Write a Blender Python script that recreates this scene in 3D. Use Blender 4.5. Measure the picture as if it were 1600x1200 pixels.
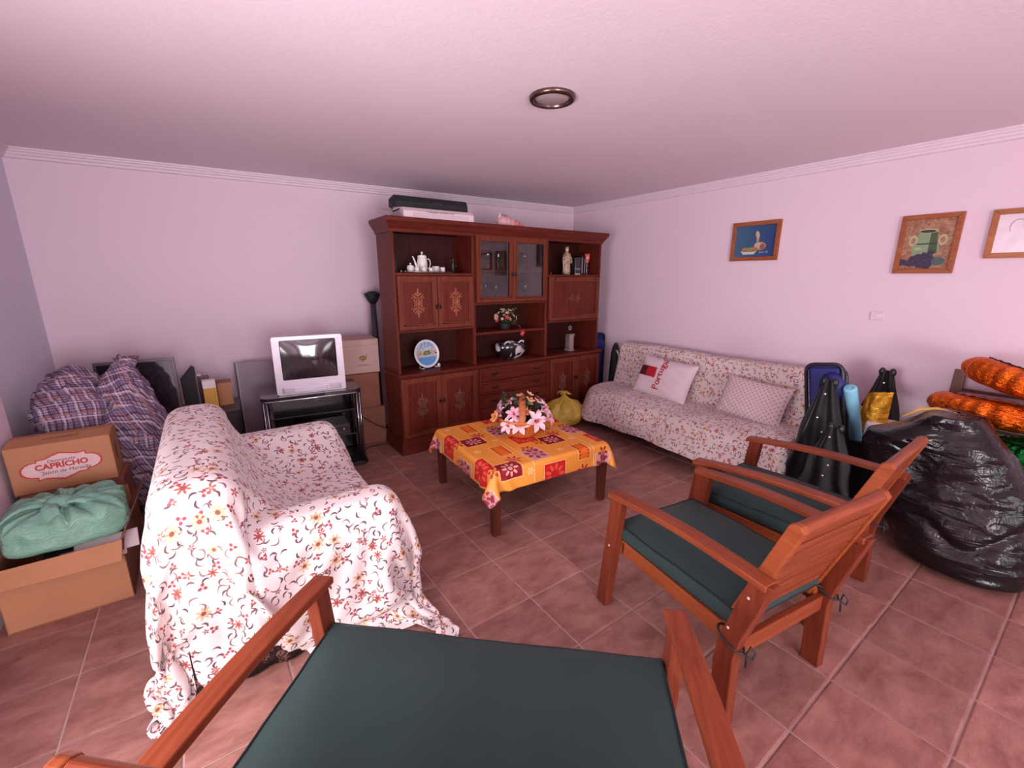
import bpy, bmesh, math, random
import numpy as np
from mathutils import Vector, Matrix, noise, Euler

for o in list(bpy.data.objects):
    bpy.data.objects.remove(o)
S = bpy.context.scene
C = S.collection
PI = math.pi
rnd = random.Random(7)

# ------------------------------------------------------------------ camera
cd = bpy.data.cameras.new('camera')
cam = bpy.data.objects.new('camera', cd)
C.objects.link(cam)
cd.sensor_width = 36.0
cd.lens = 677.6 / 1600 * 36.0
cd.clip_start = 0.02
_r = Vector((0.81774, -0.57559, 0.00143)); _u = Vector((0.1363, 0.19604, 0.97108)); _b = -Vector((0.55922, 0.79389, -0.23876))
cam.matrix_world = Matrix(((_r.x, _u.x, _b.x, 0), (_r.y, _u.y, _b.y, 0), (_r.z, _u.z, _b.z, 1.599), (0, 0, 0, 1)))
S.camera = cam

# ------------------------------------------------------------------ exposure
S.view_settings.view_transform = 'Standard'
S.view_settings.look = 'None'
S.view_settings.exposure = 0.09
S.view_settings.gamma = 1.0
S.view_settings.use_curve_mapping = False

# ------------------------------------------------------------------ sky and daylight
w = bpy.data.worlds.new('world'); S.world = w
w.use_nodes = True
w.node_tree.nodes['Background'].inputs[0].default_value = (0.80, 0.80, 0.95, 1)
w.node_tree.nodes['Background'].inputs[1].default_value = 1.0

def area(name, loc, target, sx, sy, power, col):
    l = bpy.data.lights.new(name, 'AREA'); l.shape = 'RECTANGLE'; l.size = sx; l.size_y = sy
    l.energy = power; l.color = col
    o = bpy.data.objects.new(name, l); C.objects.link(o)
    o.location = loc
    d = Vector(target) - Vector(loc)
    o.rotation_euler = d.to_track_quat('-Z', 'Z').to_euler()
    return o
# daylight entering through the two glazed openings of the wall behind the camera and the door on the left
area('daylight_window', (0.2, -3.26, 1.25), (0.2, 3, 3.5), 1.5, 2.0, 195, (1.0, 0.93, 0.97))
area('daylight_window', (2.75, -3.26, 1.30), (2.75, 3, 3.4), 1.5, 1.6, 34, (1.0, 0.93, 0.97))
area('daylight_door', (-1.06, 0.85, 1.10), (3, 0.85, 1.9), 1.0, 2.0, 122, (1.0, 0.93, 0.97))
# sun falling steeply through the left door onto the tiles beside the camera
sl = bpy.data.lights.new('sun', 'SUN'); sl.energy = 110; sl.angle = math.radians(1.0); sl.color = (1.0, .93, .88)
so_ = bpy.data.objects.new('sun', sl); C.objects.link(so_); so_.location = (-4, 2, 6)
so_.rotation_euler = Vector((.42, -.38, -.82)).to_track_quat('-Z', 'Y').to_euler()

# ------------------------------------------------------------------ object helpers
def tag(o, label=None, cat=None, group=None, kind=None):
    if label: o['label'] = label
    if cat: o['category'] = cat
    if group: o['group'] = group
    if kind: o['kind'] = kind
    return o

def thing(name, label, cat, loc=(0, 0, 0), rz=0.0, group=None):
    o = bpy.data.objects.new(name, None); C.objects.link(o)
    o.location = loc; o.rotation_euler = (0, 0, rz); o.empty_display_size = 0.05
    return tag(o, label, cat, group)

def dup(root, loc=None, rz=None, label=None, group=None):
    r = root.copy(); C.objects.link(r)
    if loc is not None: r.location = loc
    if rz is not None: r.rotation_euler = (0, 0, rz)
    if label: r['label'] = label
    if group: r['group'] = group
    for ch in list(root.children):
        c_ = ch.copy(); C.objects.link(c_); c_.parent = r
        for g in list(ch.children):
            d = g.copy(); C.objects.link(d); d.parent = c_
    return r

class MB:
    """collects shapes and links them as one mesh object"""
    def __init__(s): s.v = []; s.f = []; s.m = []; s.uv = None; s.sm = []
    def add(s, vs, fs, m=0, smooth=False):
        n = len(s.v); s.v += [tuple(p) for p in vs]
        for f in fs: s.f.append([i + n for i in f]); s.m.append(m); s.sm.append(smooth)
        return s
    def box(s, x0, x1, y0, y1, z0, z1, m=0):
        vs = [(x0,y0,z0),(x1,y0,z0),(x1,y1,z0),(x0,y1,z0),(x0,y0,z1),(x1,y0,z1),(x1,y1,z1),(x0,y1,z1)]
        return s.add(vs, [(0,3,2,1),(4,5,6,7),(0,1,5,4),(1,2,6,5),(2,3,7,6),(3,0,4,7)], m)
    def prism(s, pts, axis, a0, a1, m=0, smooth=False):
        """polygon pts (2D) extruded along axis 0/1/2; pts are the two other coordinates in order"""
        n = len(pts)
        def P(p, a):
            if axis == 0: return (a, p[0], p[1])
            if axis == 1: return (p[0], a, p[1])
            return (p[0], p[1], a)
        vs = [P(p, a0) for p in pts] + [P(p, a1) for p in pts]
        fs = [tuple(range(n))[::-1], tuple(range(n, 2*n))]
        s.add(vs, fs, m)
        k = len(s.v) - 2*n
        for i in range(n):
            j = (i+1) % n
            s.f.append([k+i, k+j, k+n+j, k+n+i]); s.m.append(m); s.sm.append(smooth)
        return s
    def tube(s, path, r, n=8, m=0, cap=True, closed=False):
        path = [Vector(p) for p in path]; K = len(path)
        rs = r if isinstance(r, (list, tuple)) else [r]*K
        vs = []; prev = None
        for i, p in enumerate(path):
            if closed: t = path[(i+1) % K] - path[i-1]
            else: t = path[min(i+1, K-1)] - path[max(i-1, 0)]
            t.normalize()
            if prev is None:
                a = Vector((0,0,1)) if abs(t.z) < .9 else Vector((1,0,0))
                u = t.cross(a).normalized()
            else: u = (prev - t*prev.dot(t)).normalized()
            prev = u; q = t.cross(u)
            for k in range(n):
                th = 2*PI*k/n
                vs.append(p + (u*math.cos(th) + q*math.sin(th))*rs[i])
        fs = []
        for i in range(K if closed else K-1):
            j = (i+1) % K
            for k in range(n):
                k2 = (k+1) % n
                fs.append((i*n+k, i*n+k2, j*n+k2, j*n+k))
        if cap and not closed:
            fs.append(tuple(range(n))[::-1]); fs.append(tuple((K-1)*n+k for k in range(n)))
        return s.add(vs, fs, m, True)
    def lathe(s, prof, c=(0,0,0), n=24, m=0, cap=True, axis=2):
        vs = []; fs = []
        for r, z in prof:
            for k in range(n):
                th = 2*PI*k/n
                a, b = r*math.cos(th), r*math.sin(th)
                p = (a, b, z) if axis == 2 else ((a, z, b) if axis == 1 else (z, a, b))
                vs.append((p[0]+c[0], p[1]+c[1], p[2]+c[2]))
        for i in range(len(prof)-1):
            for k in range(n):
                k2 = (k+1) % n
                fs.append((i*n+k, i*n+k2, (i+1)*n+k2, (i+1)*n+k))
        if cap:
            if prof[0][0] > 1e-6: fs.append(tuple(range(n))[::-1])
            if prof[-1][0] > 1e-6: fs.append(tuple((len(prof)-1)*n+k for k in range(n)))
        return s.add(vs, fs, m, True)
    def ball(s, c, r, nu=12, nv=8, m=0, rot=None, f=None):
        rr = (r, r, r) if not isinstance(r, (tuple, list)) else r
        vs = []; fs = []
        R_ = rot.to_matrix() if rot is not None else None
        for i in range(nv+1):
            ph = PI*i/nv
            for k in range(nu):
                th = 2*PI*k/nu
                p = Vector((rr[0]*math.sin(ph)*math.cos(th), rr[1]*math.sin(ph)*math.sin(th), -rr[2]*math.cos(ph)))
                if R_ is not None: p = R_ @ p
                vs.append(Vector(c)+p)
        for i in range(nv):
            for k in range(nu):
                k2 = (k+1) % nu
                fs.append((i*nu+k, i*nu+k2, (i+1)*nu+k2, (i+1)*nu+k))
        return s.add(vs, fs, m, True)
    def grid(s, P, m=0, closed_u=False, uv=None):
        """P array (nu,nv,3)"""
        nu, nv = P.shape[:2]
        vs = P.reshape(-1, 3).tolist(); fs = []
        for i in range(nu if closed_u else nu-1):
            for j in range(nv-1):
                i2 = (i+1) % nu
                fs.append((i*nv+j, i2*nv+j, i2*nv+j+1, i*nv+j+1))
        base = len(s.v)
        s.add(vs, fs, m, True)
        if uv is not None:
            if s.uv is None: s.uv = {}
            fl = uv.reshape(-1, 2)
            for k in range(len(fl)): s.uv[base+k] = (float(fl[k][0]), float(fl[k][1]))
        return s
    def xf(s, M):
        s.v = [tuple(M @ Vector(p)) for p in s.v]; return s
    def mesh(s, name, mats=()):
        me = bpy.data.meshes.new(name)
        me.from_pydata(s.v, [], s.f); 
        for m_ in mats: me.materials.append(m_)
        me.polygons.foreach_set('material_index', s.m)
        me.polygons.foreach_set('use_smooth', s.sm)
        if s.uv is not None:
            l = me.uv_layers.new(name='UVMap')
            for lp in me.loops:
                l.data[lp.index].uv = s.uv.get(lp.vertex_index, (0, 0))
        me.update()
        bm = bmesh.new(); bm.from_mesh(me)
        bmesh.ops.remove_doubles(bm, verts=bm.verts, dist=1e-6) if s.uv is None else None
        bmesh.ops.recalc_face_normals(bm, faces=bm.faces)
        bm.to_mesh(me); bm.free()
        return me
    def build(s, name, mats, parent=None, bevel=0, seg=2, solid=0, sub=0, loc=None):
        if not isinstance(mats, (list, tuple)): mats = [mats]
        o = bpy.data.objects.new(name, s.mesh(name, mats)); C.objects.link(o)
        if parent: o.parent = parent
        if loc is not None: o.location = loc
        if sub:
            d = o.modifiers.new('s', 'SUBSURF'); d.levels = sub; d.render_levels = sub
        if solid:
            d = o.modifiers.new('t', 'SOLIDIFY'); d.thickness = solid; d.offset = 0
        if bevel:
            d = o.modifiers.new('b', 'BEVEL'); d.width = bevel; d.segments = seg; d.limit_method = 'ANGLE'; d.angle_limit = math.radians(40); d.harden_normals = False
        return o

def share(name, me, parent, loc=(0,0,0), rot=(0,0,0), sc=(1,1,1)):
    o = bpy.data.objects.new(name, me); C.objects.link(o)
    o.parent = parent; o.location = loc; o.rotation_euler = rot; o.scale = sc
    return o

_tm = {}
def text_mb(txt, size, mat, name, parent, M, spx=1.0, bend=None, depth=0.0006, bold=0.0, align='CENTER', shear=0.0):
    cu = bpy.data.curves.new('t', 'FONT'); cu.body = txt; cu.size = size; cu.align_x = align; cu.align_y = 'CENTER'
    cu.extrude = depth; cu.offset = bold; cu.space_character = spx; cu.shear = shear; cu.resolution_u = 3
    o = bpy.data.objects.new('t', cu)
    C.objects.link(o)
    dg = bpy.context.evaluated_depsgraph_get()
    me = bpy.data.meshes.new_from_object(o.evaluated_get(dg))
    bpy.data.objects.remove(o)
    for v in me.vertices:
        p = v.co.copy()
        if bend: p = bend(p)
        v.co = M @ p
    me.materials.clear(); me.materials.append(mat)
    me.name = name
    ob = bpy.data.objects.new(name, me); C.objects.link(ob); ob.parent = parent
    return ob

# ------------------------------------------------------------------ node expressions
class E:
    def __init__(s, nt, k): s.nt = nt; s.k = k
    def _o(s, op, *a):
        n = s.nt.nodes.new('ShaderNodeMath'); n.operation = op
        for i, x in enumerate((s,)+a):
            if isinstance(x, E): s.nt.links.new(x.k, n.inputs[i])
            else: n.inputs[i].default_value = float(x)
        return E(s.nt, n.outputs[0])
    def __add__(s, b): return s._o('ADD', b)
    __radd__ = __add__
    def __sub__(s, b): return s._o('SUBTRACT', b)
    def __rsub__(s, b): return s._o('MULTIPLY', -1)._o('ADD', b)
    def __mul__(s, b): return s._o('MULTIPLY', b)
    __rmul__ = __mul__
    def __truediv__(s, b): return s._o('DIVIDE', b)
    def __lt__(s, b): return s._o('LESS_THAN', b)
    def __gt__(s, b): return s._o('GREATER_THAN', b)
    def abs(s): return s._o('ABSOLUTE')
    def sin(s): return s._o('SINE')
    def cos(s): return s._o('COSINE')
    def sqrt(s): return s._o('SQRT')
    def round(s): return s._o('ROUND')
    def fract(s): return s._o('FRACT')
    def floor(s): return s._o('FLOOR')
    def atan2(s, b): return s._o('ARCTAN2', b)
    def max(s, b): return s._o('MAXIMUM', b)
    def min(s, b): return s._o('MINIMUM', b)

class Mat:
    def __init__(s, name, rough=.5, metal=0.0, spec=.5, coat=0.0, sheen=0.0):
        s.m = bpy.data.materials.new(name); s.m.use_nodes = True
        s.nt = s.m.node_tree; s.b = s.nt.nodes['Principled BSDF']
        s.b.inputs['Roughness'].default_value = rough; s.b.inputs['Metallic'].default_value = metal
        s.b.inputs['Specular IOR Level'].default_value = spec
        if coat: s.b.inputs['Coat Weight'].default_value = coat; s.b.inputs['Coat Roughness'].default_value = .1
        if sheen: s.b.inputs['Sheen Weight'].default_value = sheen
        s._c = {}
    def coord(s, kind='Object'):
        if kind not in s._c:
            n = s.nt.nodes.new('ShaderNodeTexCoord'); s._c[kind] = n.outputs[kind]
        return s._c[kind]
    def xyz(s, sock):
        n = s.nt.nodes.new('ShaderNodeSeparateXYZ'); s.nt.links.new(sock, n.inputs[0])
        return [E(s.nt, o) for o in n.outputs]
    def comb(s, x, y, z=0.0):
        n = s.nt.nodes.new('ShaderNodeCombineXYZ')
        for i, a in enumerate((x, y, z)):
            if isinstance(a, E): s.nt.links.new(a.k, n.inputs[i])
            else: n.inputs[i].default_value = a
        return n.outputs[0]
    def mapping(s, sock, scale=(1,1,1), loc=(0,0,0), rot=(0,0,0)):
        n = s.nt.nodes.new('ShaderNodeMapping'); s.nt.links.new(sock, n.inputs[0])
        n.inputs['Scale'].default_value = scale; n.inputs['Location'].default_value = loc; n.inputs['Rotation'].default_value = rot
        return n.outputs[0]
    def noise(s, sock, scale=5, detail=3, rough=.5, dist=0):
        n = s.nt.nodes.new('ShaderNodeTexNoise'); s.nt.links.new(sock, n.inputs['Vector'])
        n.inputs['Scale'].default_value = scale; n.inputs['Detail'].default_value = detail; n.inputs['Roughness'].default_value = rough; n.inputs['Distortion'].default_value = dist
        return E(s.nt, n.outputs[0])
    def voronoi(s, sock, scale=5, rand=1.0, dim='2D', feature='F1'):
        n = s.nt.nodes.new('ShaderNodeTexVoronoi'); n.voronoi_dimensions = dim; n.feature = feature
        s.nt.links.new(sock, n.inputs['Vector']); n.inputs['Scale'].default_value = scale; n.inputs['Randomness'].default_value = rand
        return n
    def mix(s, fac, a, b):
        n = s.nt.nodes.new('ShaderNodeMix'); n.data_type = 'RGBA'
        if isinstance(fac, E): s.nt.links.new(fac.k, n.inputs[0])
        else: n.inputs[0].default_value = fac
        for i, x in ((6, a), (7, b)):
            if isinstance(x, (tuple, list)): n.inputs[i].default_value = (*x[:3], 1)
            else: s.nt.links.new(x, n.inputs[i])
        return n.outputs[2]
    def objrand(s):
        n = s.nt.nodes.new('ShaderNodeObjectInfo'); return E(s.nt, n.outputs['Random'])
    def color(s, c):
        if isinstance(c, (tuple, list)): s.b.inputs['Base Color'].default_value = (*c[:3], 1)
        else: s.nt.links.new(c, s.b.inputs['Base Color'])
        return s
    def rough(s, e): s.nt.links.new(e.k, s.b.inputs['Roughness']); return s
    def bump(s, e, strength=.3, dist=.002):
        n = s.nt.nodes.new('ShaderNodeBump'); n.inputs['Strength'].default_value = strength; n.inputs['Distance'].default_value = dist
        s.nt.links.new(e.k, n.inputs['Height']); s.nt.links.new(n.outputs[0], s.b.inputs['Normal']); return s

def plain(name, col, rough=.5, metal=0.0, var=.06, spec=.5, coat=0.0, scale=12, bump=0):
    M = Mat(name, rough, metal, spec, coat)
    nz = M.noise(M.coord(), scale, 3)
    a = tuple(max(0, c*(1-var*2)) for c in col); b = tuple(min(1, c*(1+var*2)) for c in col)
    M.color(M.mix(nz, a, b))
    if bump: M.bump(nz, bump, .002)
    return M.m

def wood(name, dark, mid, light, axis=2, rough=.35, scale=1.0, coat=0.0, spec=.16):
    M = Mat(name, rough, 0, spec, coat)
    sc = [14*scale]*3; sc[axis] = 1.1*scale
    n1 = M.noise(M.mapping(M.coord(), tuple(sc)), 2.2, 5, .6, 1.2)
    sc2 = [60*scale]*3; sc2[axis] = 2*scale
    n2 = M.noise(M.mapping(M.coord(), tuple(sc2)), 3, 2, .6)
    c1 = M.mix(((n1-.35)*2.6).max(0).min(1), dark, light)
    c2 = M.mix(((n2-.3)*1.6).max(0).min(1), mid, c1)
    M.color(M.mix(.6, c1, c2)); M.bump(n2, .12, .001)
    return M.m

# ------------------------------------------------------------------ materials
def m_plaster(name, col, var=.03):
    M = Mat(name, .85, 0, .25)
    n1 = M.noise(M.coord(), 1.2, 3); n2 = M.noise(M.coord(), 55, 4, .6)
    a = tuple(c*(1-var) for c in col); b = tuple(min(1, c*(1+var)) for c in col)
    M.color(M.mix(n1, a, b)); M.bump(n2, .25, .004)
    return M.m
M_wall = m_plaster('wall_paint_lilac', (.77, .615, .70))
M_wall_left = m_plaster('wall_paint_cool_daylit', (.73, .70, .78))  # corner strip: cool daylight on the wall put into the paint colour
M_ceil = m_plaster('ceiling_paint', (.80, .66, .735))
M_trim = plain('trim_paint', (.785, .65, .725), .6, var=.01)

def m_tile():
    M = Mat('terracotta_tile', .45, 0, .28)
    r = M.objrand()
    co = M.coord()
    off = M.comb(r*37.0, r*91.0, r*13.0)
    n = M.nt.nodes.new('ShaderNodeVectorMath'); n.operation = 'ADD'
    M.nt.links.new(co, n.inputs[0]); M.nt.links.new(off, n.inputs[1]); v = n.outputs[0]
    n1 = M.noise(M.mapping(v, (1, 1.9, 1), rot=(0, 0, .7)), 7, 5, .62, .4)
    n2 = M.noise(M.mapping(v, (1, 2.6, 1), rot=(0, 0, .7)), 38, 4, .65)
    c = M.mix(((n1-.32)*2.8).max(0).min(1), (.235, .098, .080), (.40, .205, .17))
    c = M.mix(((n2-.60)*5).max(0).min(1)*.75, c, (.16, .07, .055))
    c = M.mix(((.42-n2)*5).max(0).min(1)*.35, c, (.50, .33, .29))
    c2 = M.mix(r, (.88, .88, .88), (1.08, 1.04, 1.02))
    mm = M.nt.nodes.new('ShaderNodeMix'); mm.data_type = 'RGBA'; mm.blend_type = 'MULTIPLY'; mm.inputs[0].default_value = 1
    M.nt.links.new(c, mm.inputs[6]); M.nt.links.new(c2, mm.inputs[7])
    M.color(mm.outputs[2]); M.bump(n2+n1, .25, .002); M.rough(n2*.3+.28)
    return M.m
M_tile = m_tile()
M_grout = plain('grout', (.46, .31, .28), .9, var=.06)

W_cab = wood('walnut_vertical', (.065, .009, .006), (.115, .017, .010), (.18, .032, .017), 2, .45)
W_cabh = wood('walnut_horizontal', (.065, .009, .006), (.115, .017, .010), (.18, .032, .017), 0, .42)
W_cabf = wood('walnut_frame', (.095, .018, .010), (.15, .032, .016), (.22, .055, .028), 2, .42)
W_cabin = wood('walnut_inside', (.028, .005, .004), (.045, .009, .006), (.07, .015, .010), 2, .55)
W_orn = plain('carved_wood', (.27, .075, .032), .4, var=.2, scale=60)
W_chair = wood('oiled_hardwood', (.15, .028, .012), (.225, .048, .019), (.33, .080, .032), 1, .36)
W_chairx = wood('oiled_hardwood_crosswise', (.15, .028, .012), (.225, .048, .019), (.33, .080, .032), 0, .36)
W_chairz = wood('oiled_hardwood_upright', (.11, .020, .010), (.175, .034, .016), (.25, .058, .024), 2, .36)
W_chairo = wood('oiled_hardwood_bright', (.18, .038, .013), (.28, .066, .021), (.38, .10, .034), 1, .38)
W_table = wood('dark_table_wood', (.06, .014, .009), (.09, .022, .013), (.14, .038, .02), 2, .3)
W_frame = wood('picture_frame_wood', (.22, .055, .02), (.34, .10, .04), (.45, .15, .06), 1, .35)
W_old = wood('weathered_wood', (.12, .07, .06), (.20, .12, .10), (.27, .17, .14), 2, .7)
M_iron = plain('dark_iron', (.03, .02, .018), .4, .7)
M_black = plain('black_plastic', (.012, .011, .014), .35)
M_blackm = plain('black_matt', (.010, .010, .012), .7)
M_bglass = plain('black_glass', (.02, .015, .02), .06, var=.01, coat=.5)
M_chrome = plain('chrome', (.75, .72, .75), .15, 1.0, .02)
M_silverpl = plain('silver_plastic', (.62, .55, .62), .38, .25, .02)
M_screen = plain('tube_screen', (.018, .012, .018), .08, var=.01, coat=1.0, spec=.8)
M_white = plain('white_porcelain', (.80, .76, .74), .18, var=.02)
M_cream = plain('cream_white', (.78, .68, .70), .5, var=.03)
M_gold = plain('gold', (.75, .42, .13), .3, .8)
M_green = plain('leaf_green', (.035, .075, .03), .5, var=.3, scale=60)
M_navy = plain('navy_canvas', (.008, .010, .13), .55, var=.08)
M_cord = plain('black_cord', (.01, .01, .01), .6)
M_red = plain('print_red', (.42, .012, .02), .5)
M_darkred = plain('print_dark_red', (.10, .006, .012), .5)
M_ink = plain('print_ink', (.03, .025, .03), .6)
M_pinklabel = plain('label_pink', (.72, .50, .50), .6)
M_card = None
def m_card(name, c):
    M = Mat(name, .8, 0, .2)
    n1 = M.noise(M.coord(), 6, 4); n2 = M.noise(M.mapping(M.coord(), (1, 1, 40)), 8, 2)
    M.color(M.mix((n1*.7+n2*.3), tuple(x*.85 for x in c), tuple(min(1, x*1.12) for x in c)))
    M.bump(n2, .1, .001)
    return M.m
M_card = m_card('cardboard', (.47, .22, .115))
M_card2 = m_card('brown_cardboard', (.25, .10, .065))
M_cardw = m_card('whitened_cardboard', (.50, .33, .30))
M_carddark = m_card('cardboard_inside', (.17, .075, .055))

def m_green_cloth():
    M = Mat('dark_green_canvas', .75, 0, .25, sheen=.08)
    n1 = M.noise(M.coord(), 2.5, 4, .6); n2 = M.noise(M.coord(), 420, 2)
    M.color(M.mix(n1, (.013, .030, .029), (.026, .054, .052))); M.bump(n2+n1*2.0, .15, .002)
    return M.m
M_gcloth = m_green_cloth()
M_piping = plain('dark_piping', (.004, .008, .009), .7)

def m_floral(name, s=1.0, base=(.80, .71, .69), dist=0.0, uvs=True):
    """cream cotton printed with sprigs: star flowers and small curved leaves"""
    M = Mat(name, .82, 0, .2, sheen=.1)
    v = M.coord('UV') if uvs else M.coord('Object')
    col = None
    u_, v_, _ = M.xyz(v)
    cur = base
    def leaf(scale, offs, a, b, bend, colour, pick):
        nonlocal cur
        vec = M.mapping(v, (scale, scale, 1), loc=offs)
        n = M.voronoi(vec, 1.0, .9)
        x, y, _ = M.xyz(vec); px_, py_, _ = M.xyz(n.outputs['Position'])
        r1, r2, r3 = M.xyz(n.outputs['Color'])
        dx = x-px_; dy = y-py_
        th = r1*6.283; ct = th.cos(); st = th.sin()
        X = dx*ct+dy*st; Y = dy*ct-dx*st
        Y = Y-X*X*bend*2.0+.03
        dd = (X/a)*(X/a)+(Y/b)*(Y/b)*(X*1.3/a+1.7)
        mk = (dd < 1.0)*(r2 < pick)*((X/a).abs() < 1.0)
        cur = M.mix(mk, cur, M.mix(r3, colour[0], colour[1]))
    def flower(scale, offs, R, petals, cols, pick, centre):
        nonlocal cur
        vec = M.mapping(v, (scale, scale, 1), loc=offs)
        n = M.voronoi(vec, 1.0, .75)
        x, y, _ = M.xyz(vec); px_, py_, _ = M.xyz(n.outputs['Position'])
        r1, r2, r3 = M.xyz(n.outputs['Color'])
        dx = x-px_; dy = y-py_
        r = (dx*dx+dy*dy).sqrt(); an = dy.atan2(dx)+r1*6.283
        size = (r3*.45+.65)*R
        pet = ((an*petals).cos()*.30+.68)*size
        mk = (r < pet)*(r2 < pick)
        c = M.mix((r3 > .52), cols[0], cols[1])
        c = M.mix(((an*petals).cos() < -.2)*.5, c, centre)
        c = M.mix((r < size*.28), c, centre)
        cur = M.mix(mk, cur, c)
    slate = ((.10, .055, .075), (.17, .09, .09))
    leaf(25*s, (3.1, 7.7, 0), .38, .13, .8, slate, .62)
    leaf(20*s, (13.4, 2.3, 0), .44, .09, 1.1, ((.20, .11, .12), (.30, .17, .15)), .6)
    flower(16*s, (5.2, 1.9, 0), .27, 3, ((.40, .085, .07), (.33, .06, .08)), .42, (.62, .42, .40))
    flower(9.5*s, (1.3, 9.1, 0), .27, 7, ((.46, .10, .07), (.72, .46, .24)), .55, (.24, .07, .07))
    flower(12*s, (7.3, 4.1, 0), .20, 5, ((.22, .10, .13), (.42, .12, .10)), .35, (.55, .30, .26))
    M.color(cur if not isinstance(cur, tuple) else cur)
    nb = M.noise(M.coord('Object'), 300, 2)
    M.bump(nb, .06, .001)
    return M.m
M_floral = m_floral('sprigged_cotton', 1.0)
M_floral2 = m_floral('sprigged_cotton_faded', 1.15, base=(.66, .55, .53))

def m_table_cloth():
    M = Mat('oilcloth_print', .42, 0, .4)
    u, v, _ = M.xyz(M.coord('UV'))
    cur = (.86, .335, .05)
    P = .5
    def loc(cx, cy):
        du = u-cx; k = (du/P).round(); dx = du-k*P
        dv = v-cy+k*(P/2); dy = dv-(dv/P).round()*P
        return dx, dy
    def rect(cx, cy, hw, hh, c, rim=(.90, .60, .35)):
        nonlocal cur
        dx, dy = loc(cx, cy)
        o = (dx.abs() < hw+.004)*(dy.abs() < hh+.004)
        cur = M.mix(o, cur, rim)
        i = (dx.abs() < hw)*(dy.abs() < hh)
        cur = M.mix(i, cur, c)
        return dx, dy, i
    def flower(dx, dy, R, n, c, mask=None, cut=.45, sharp=False, ring=True):
        nonlocal cur
        r = (dx*dx+dy*dy).sqrt(); an = dy.atan2(dx)
        k = ((an*n).cos()*(1-cut)*.5+.5+cut*.5)*R
        m = (r < k)
        if ring: m = m*((an*n).cos() > -.55)*((r*(3.1416*3/R)).cos() > -.75)
        if mask is not None: m = m*mask
        cur = M.mix(m, cur, c)
    # pale band lines of the check
    du = (u-.30); k = (du/P).round(); a = (du-k*P).abs()
    cur = M.mix((a < .0025), cur, (.90, .62, .30))
    dx, dy, i = rect(-.035, .135, .085, .085, (.62, .018, .012)); flower(dx, dy, .085, 9, (.80, .11, .075), i, .5)
    flower(dx, dy, .03, 6, (.62, .02, .012), i, .7, ring=False)
    dx, dy, i = rect(.13, .01, .08, .07, (.25, .008, .014)); flower(dx, dy, .062, 8, (.72, .36, .32), i, .35)
    dx, dy = loc(.21, .10); flower(dx, dy, .058, 7, (.52, .025, .03), None, .3, ring=False); flower(dx, dy, .03, 7, (.75, .22, .15), None, .3)
    dx, dy, i = rect(.215, .27, .048, .08, (.80, .17, .012))
    e = (dx.abs()-.036).abs(); dots = (e < .006)*((dy*260.0).cos() > 0)
    cur = M.mix(dots*i, cur, (.40, .03, .01))
    dx, dy, i = rect(.385, .11, .065, .09, (.60, .30, .30)); flower(dx, dy, .085, 7, (.32, .03, .06), i, .4)
    dy2 = dy-.09; flower(dx, dy2, .05, 6, (.34, .03, .02), None, .4)
    for cx, cy in ((.07, .33), (.27, .455)):
        dx, dy = loc(cx, cy); flower(dx, dy, .028, 6, (.88, .62, .35), None, .4)
    dx, dy = loc(.02, .02); flower(dx, dy, .045, 5, (.42, .03, .02), None, .4)
    M.color(cur); M.bump(M.noise(M.coord('Object'), 60, 2), .05, .001)
    return M.m
M_tcloth = m_table_cloth()

def m_plaid():
    M = Mat('plaid_cotton', .85, 0, .15)
    u, v, _ = M.xyz(M.coord('UV'))
    nz = M.noise(M.coord('UV'), 6, 2)
    u = u+nz*.02; v = v+nz*.02
    u = u*1.5; v = v*1.5
    def st(x, f, ph, wdt):
        return ((x*f+ph).fract() < wdt)
    c = (.40, .31, .38)
    c = M.mix(st(u, 9, .1, .34)*.65, c, (.20, .12, .20))
    c = M.mix(st(v, 11, .3, .40)*.65, c, (.17, .10, .17))
    c = M.mix(st(u, 27, .2, .26)*.8, c, (.06, .03, .07))
    c = M.mix(st(v, 40, .5, .28)*.8, c, (.06, .03, .07))
    c = M.mix(st(u, 9, .55, .10)*.6, c, (.62, .48, .58))
    c = M.mix(st(v, 7, .8, .08)*.6, c, (.62, .48, .58))
    c = M.mix(st(v, 5.5, .15, .07)*.7, c, (.40, .16, .12))
    c = M.mix(st(u, 4.5, .4, .06)*.5, c, (.14, .15, .32))
    M.color(c); return M.m
M_plaid = m_plaid()

def m_film(name, c1, c2, rough=.22, scale=9, metal=0, spec=.6, trans=0.0, bumpd=.01):
    M = Mat(name, rough, metal, spec)
    co = M.coord()
    n1 = M.noise(co, scale, 5, .6, 1.5); n2 = M.noise(M.mapping(co, (1, 1, 3)), scale*2.2, 3, .6, 2.5)
    M.color(M.mix(n1, c1, c2))
    M.bump(n1+n2*.6, .7, bumpd)
    if trans: M.b.inputs['Transmission Weight'].default_value = trans
    return M.m
def m_binfilm():
    M = Mat('black_bin_film', .20, 0, .40); co = M.coord()
    a = M.noise(M.mapping(co, (1, .55, 2.2)), 7, 3, .55, .8); c_ = M.noise(M.mapping(co, (1, 1.2, .5), rot=(.5, 0, 0)), 16, 3, .6, 1.2)
    ridge = (a-.5).abs()*(-2.0)+1.0; r2 = (c_-.5).abs()*(-2.0)+1.0
    M.color(M.mix(a, (.004, .003, .004), (.010, .008, .009))); M.bump(ridge*.8+r2*.35, .55, .012)
    return M.m
F_black = m_binfilm()
F_green = m_film('green_bag_film', (.13, .36, .26), (.27, .50, .38), .19, 9, bumpd=.016)
F_yellow = m_film('yellow_bag_film', (.46, .33, .035), (.62, .44, .07), .4, 12)
F_orange = m_film('orange_foil', (.55, .065, .003), (.95, .21, .01), .14, 7, .85, .8, bumpd=.03)
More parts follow.
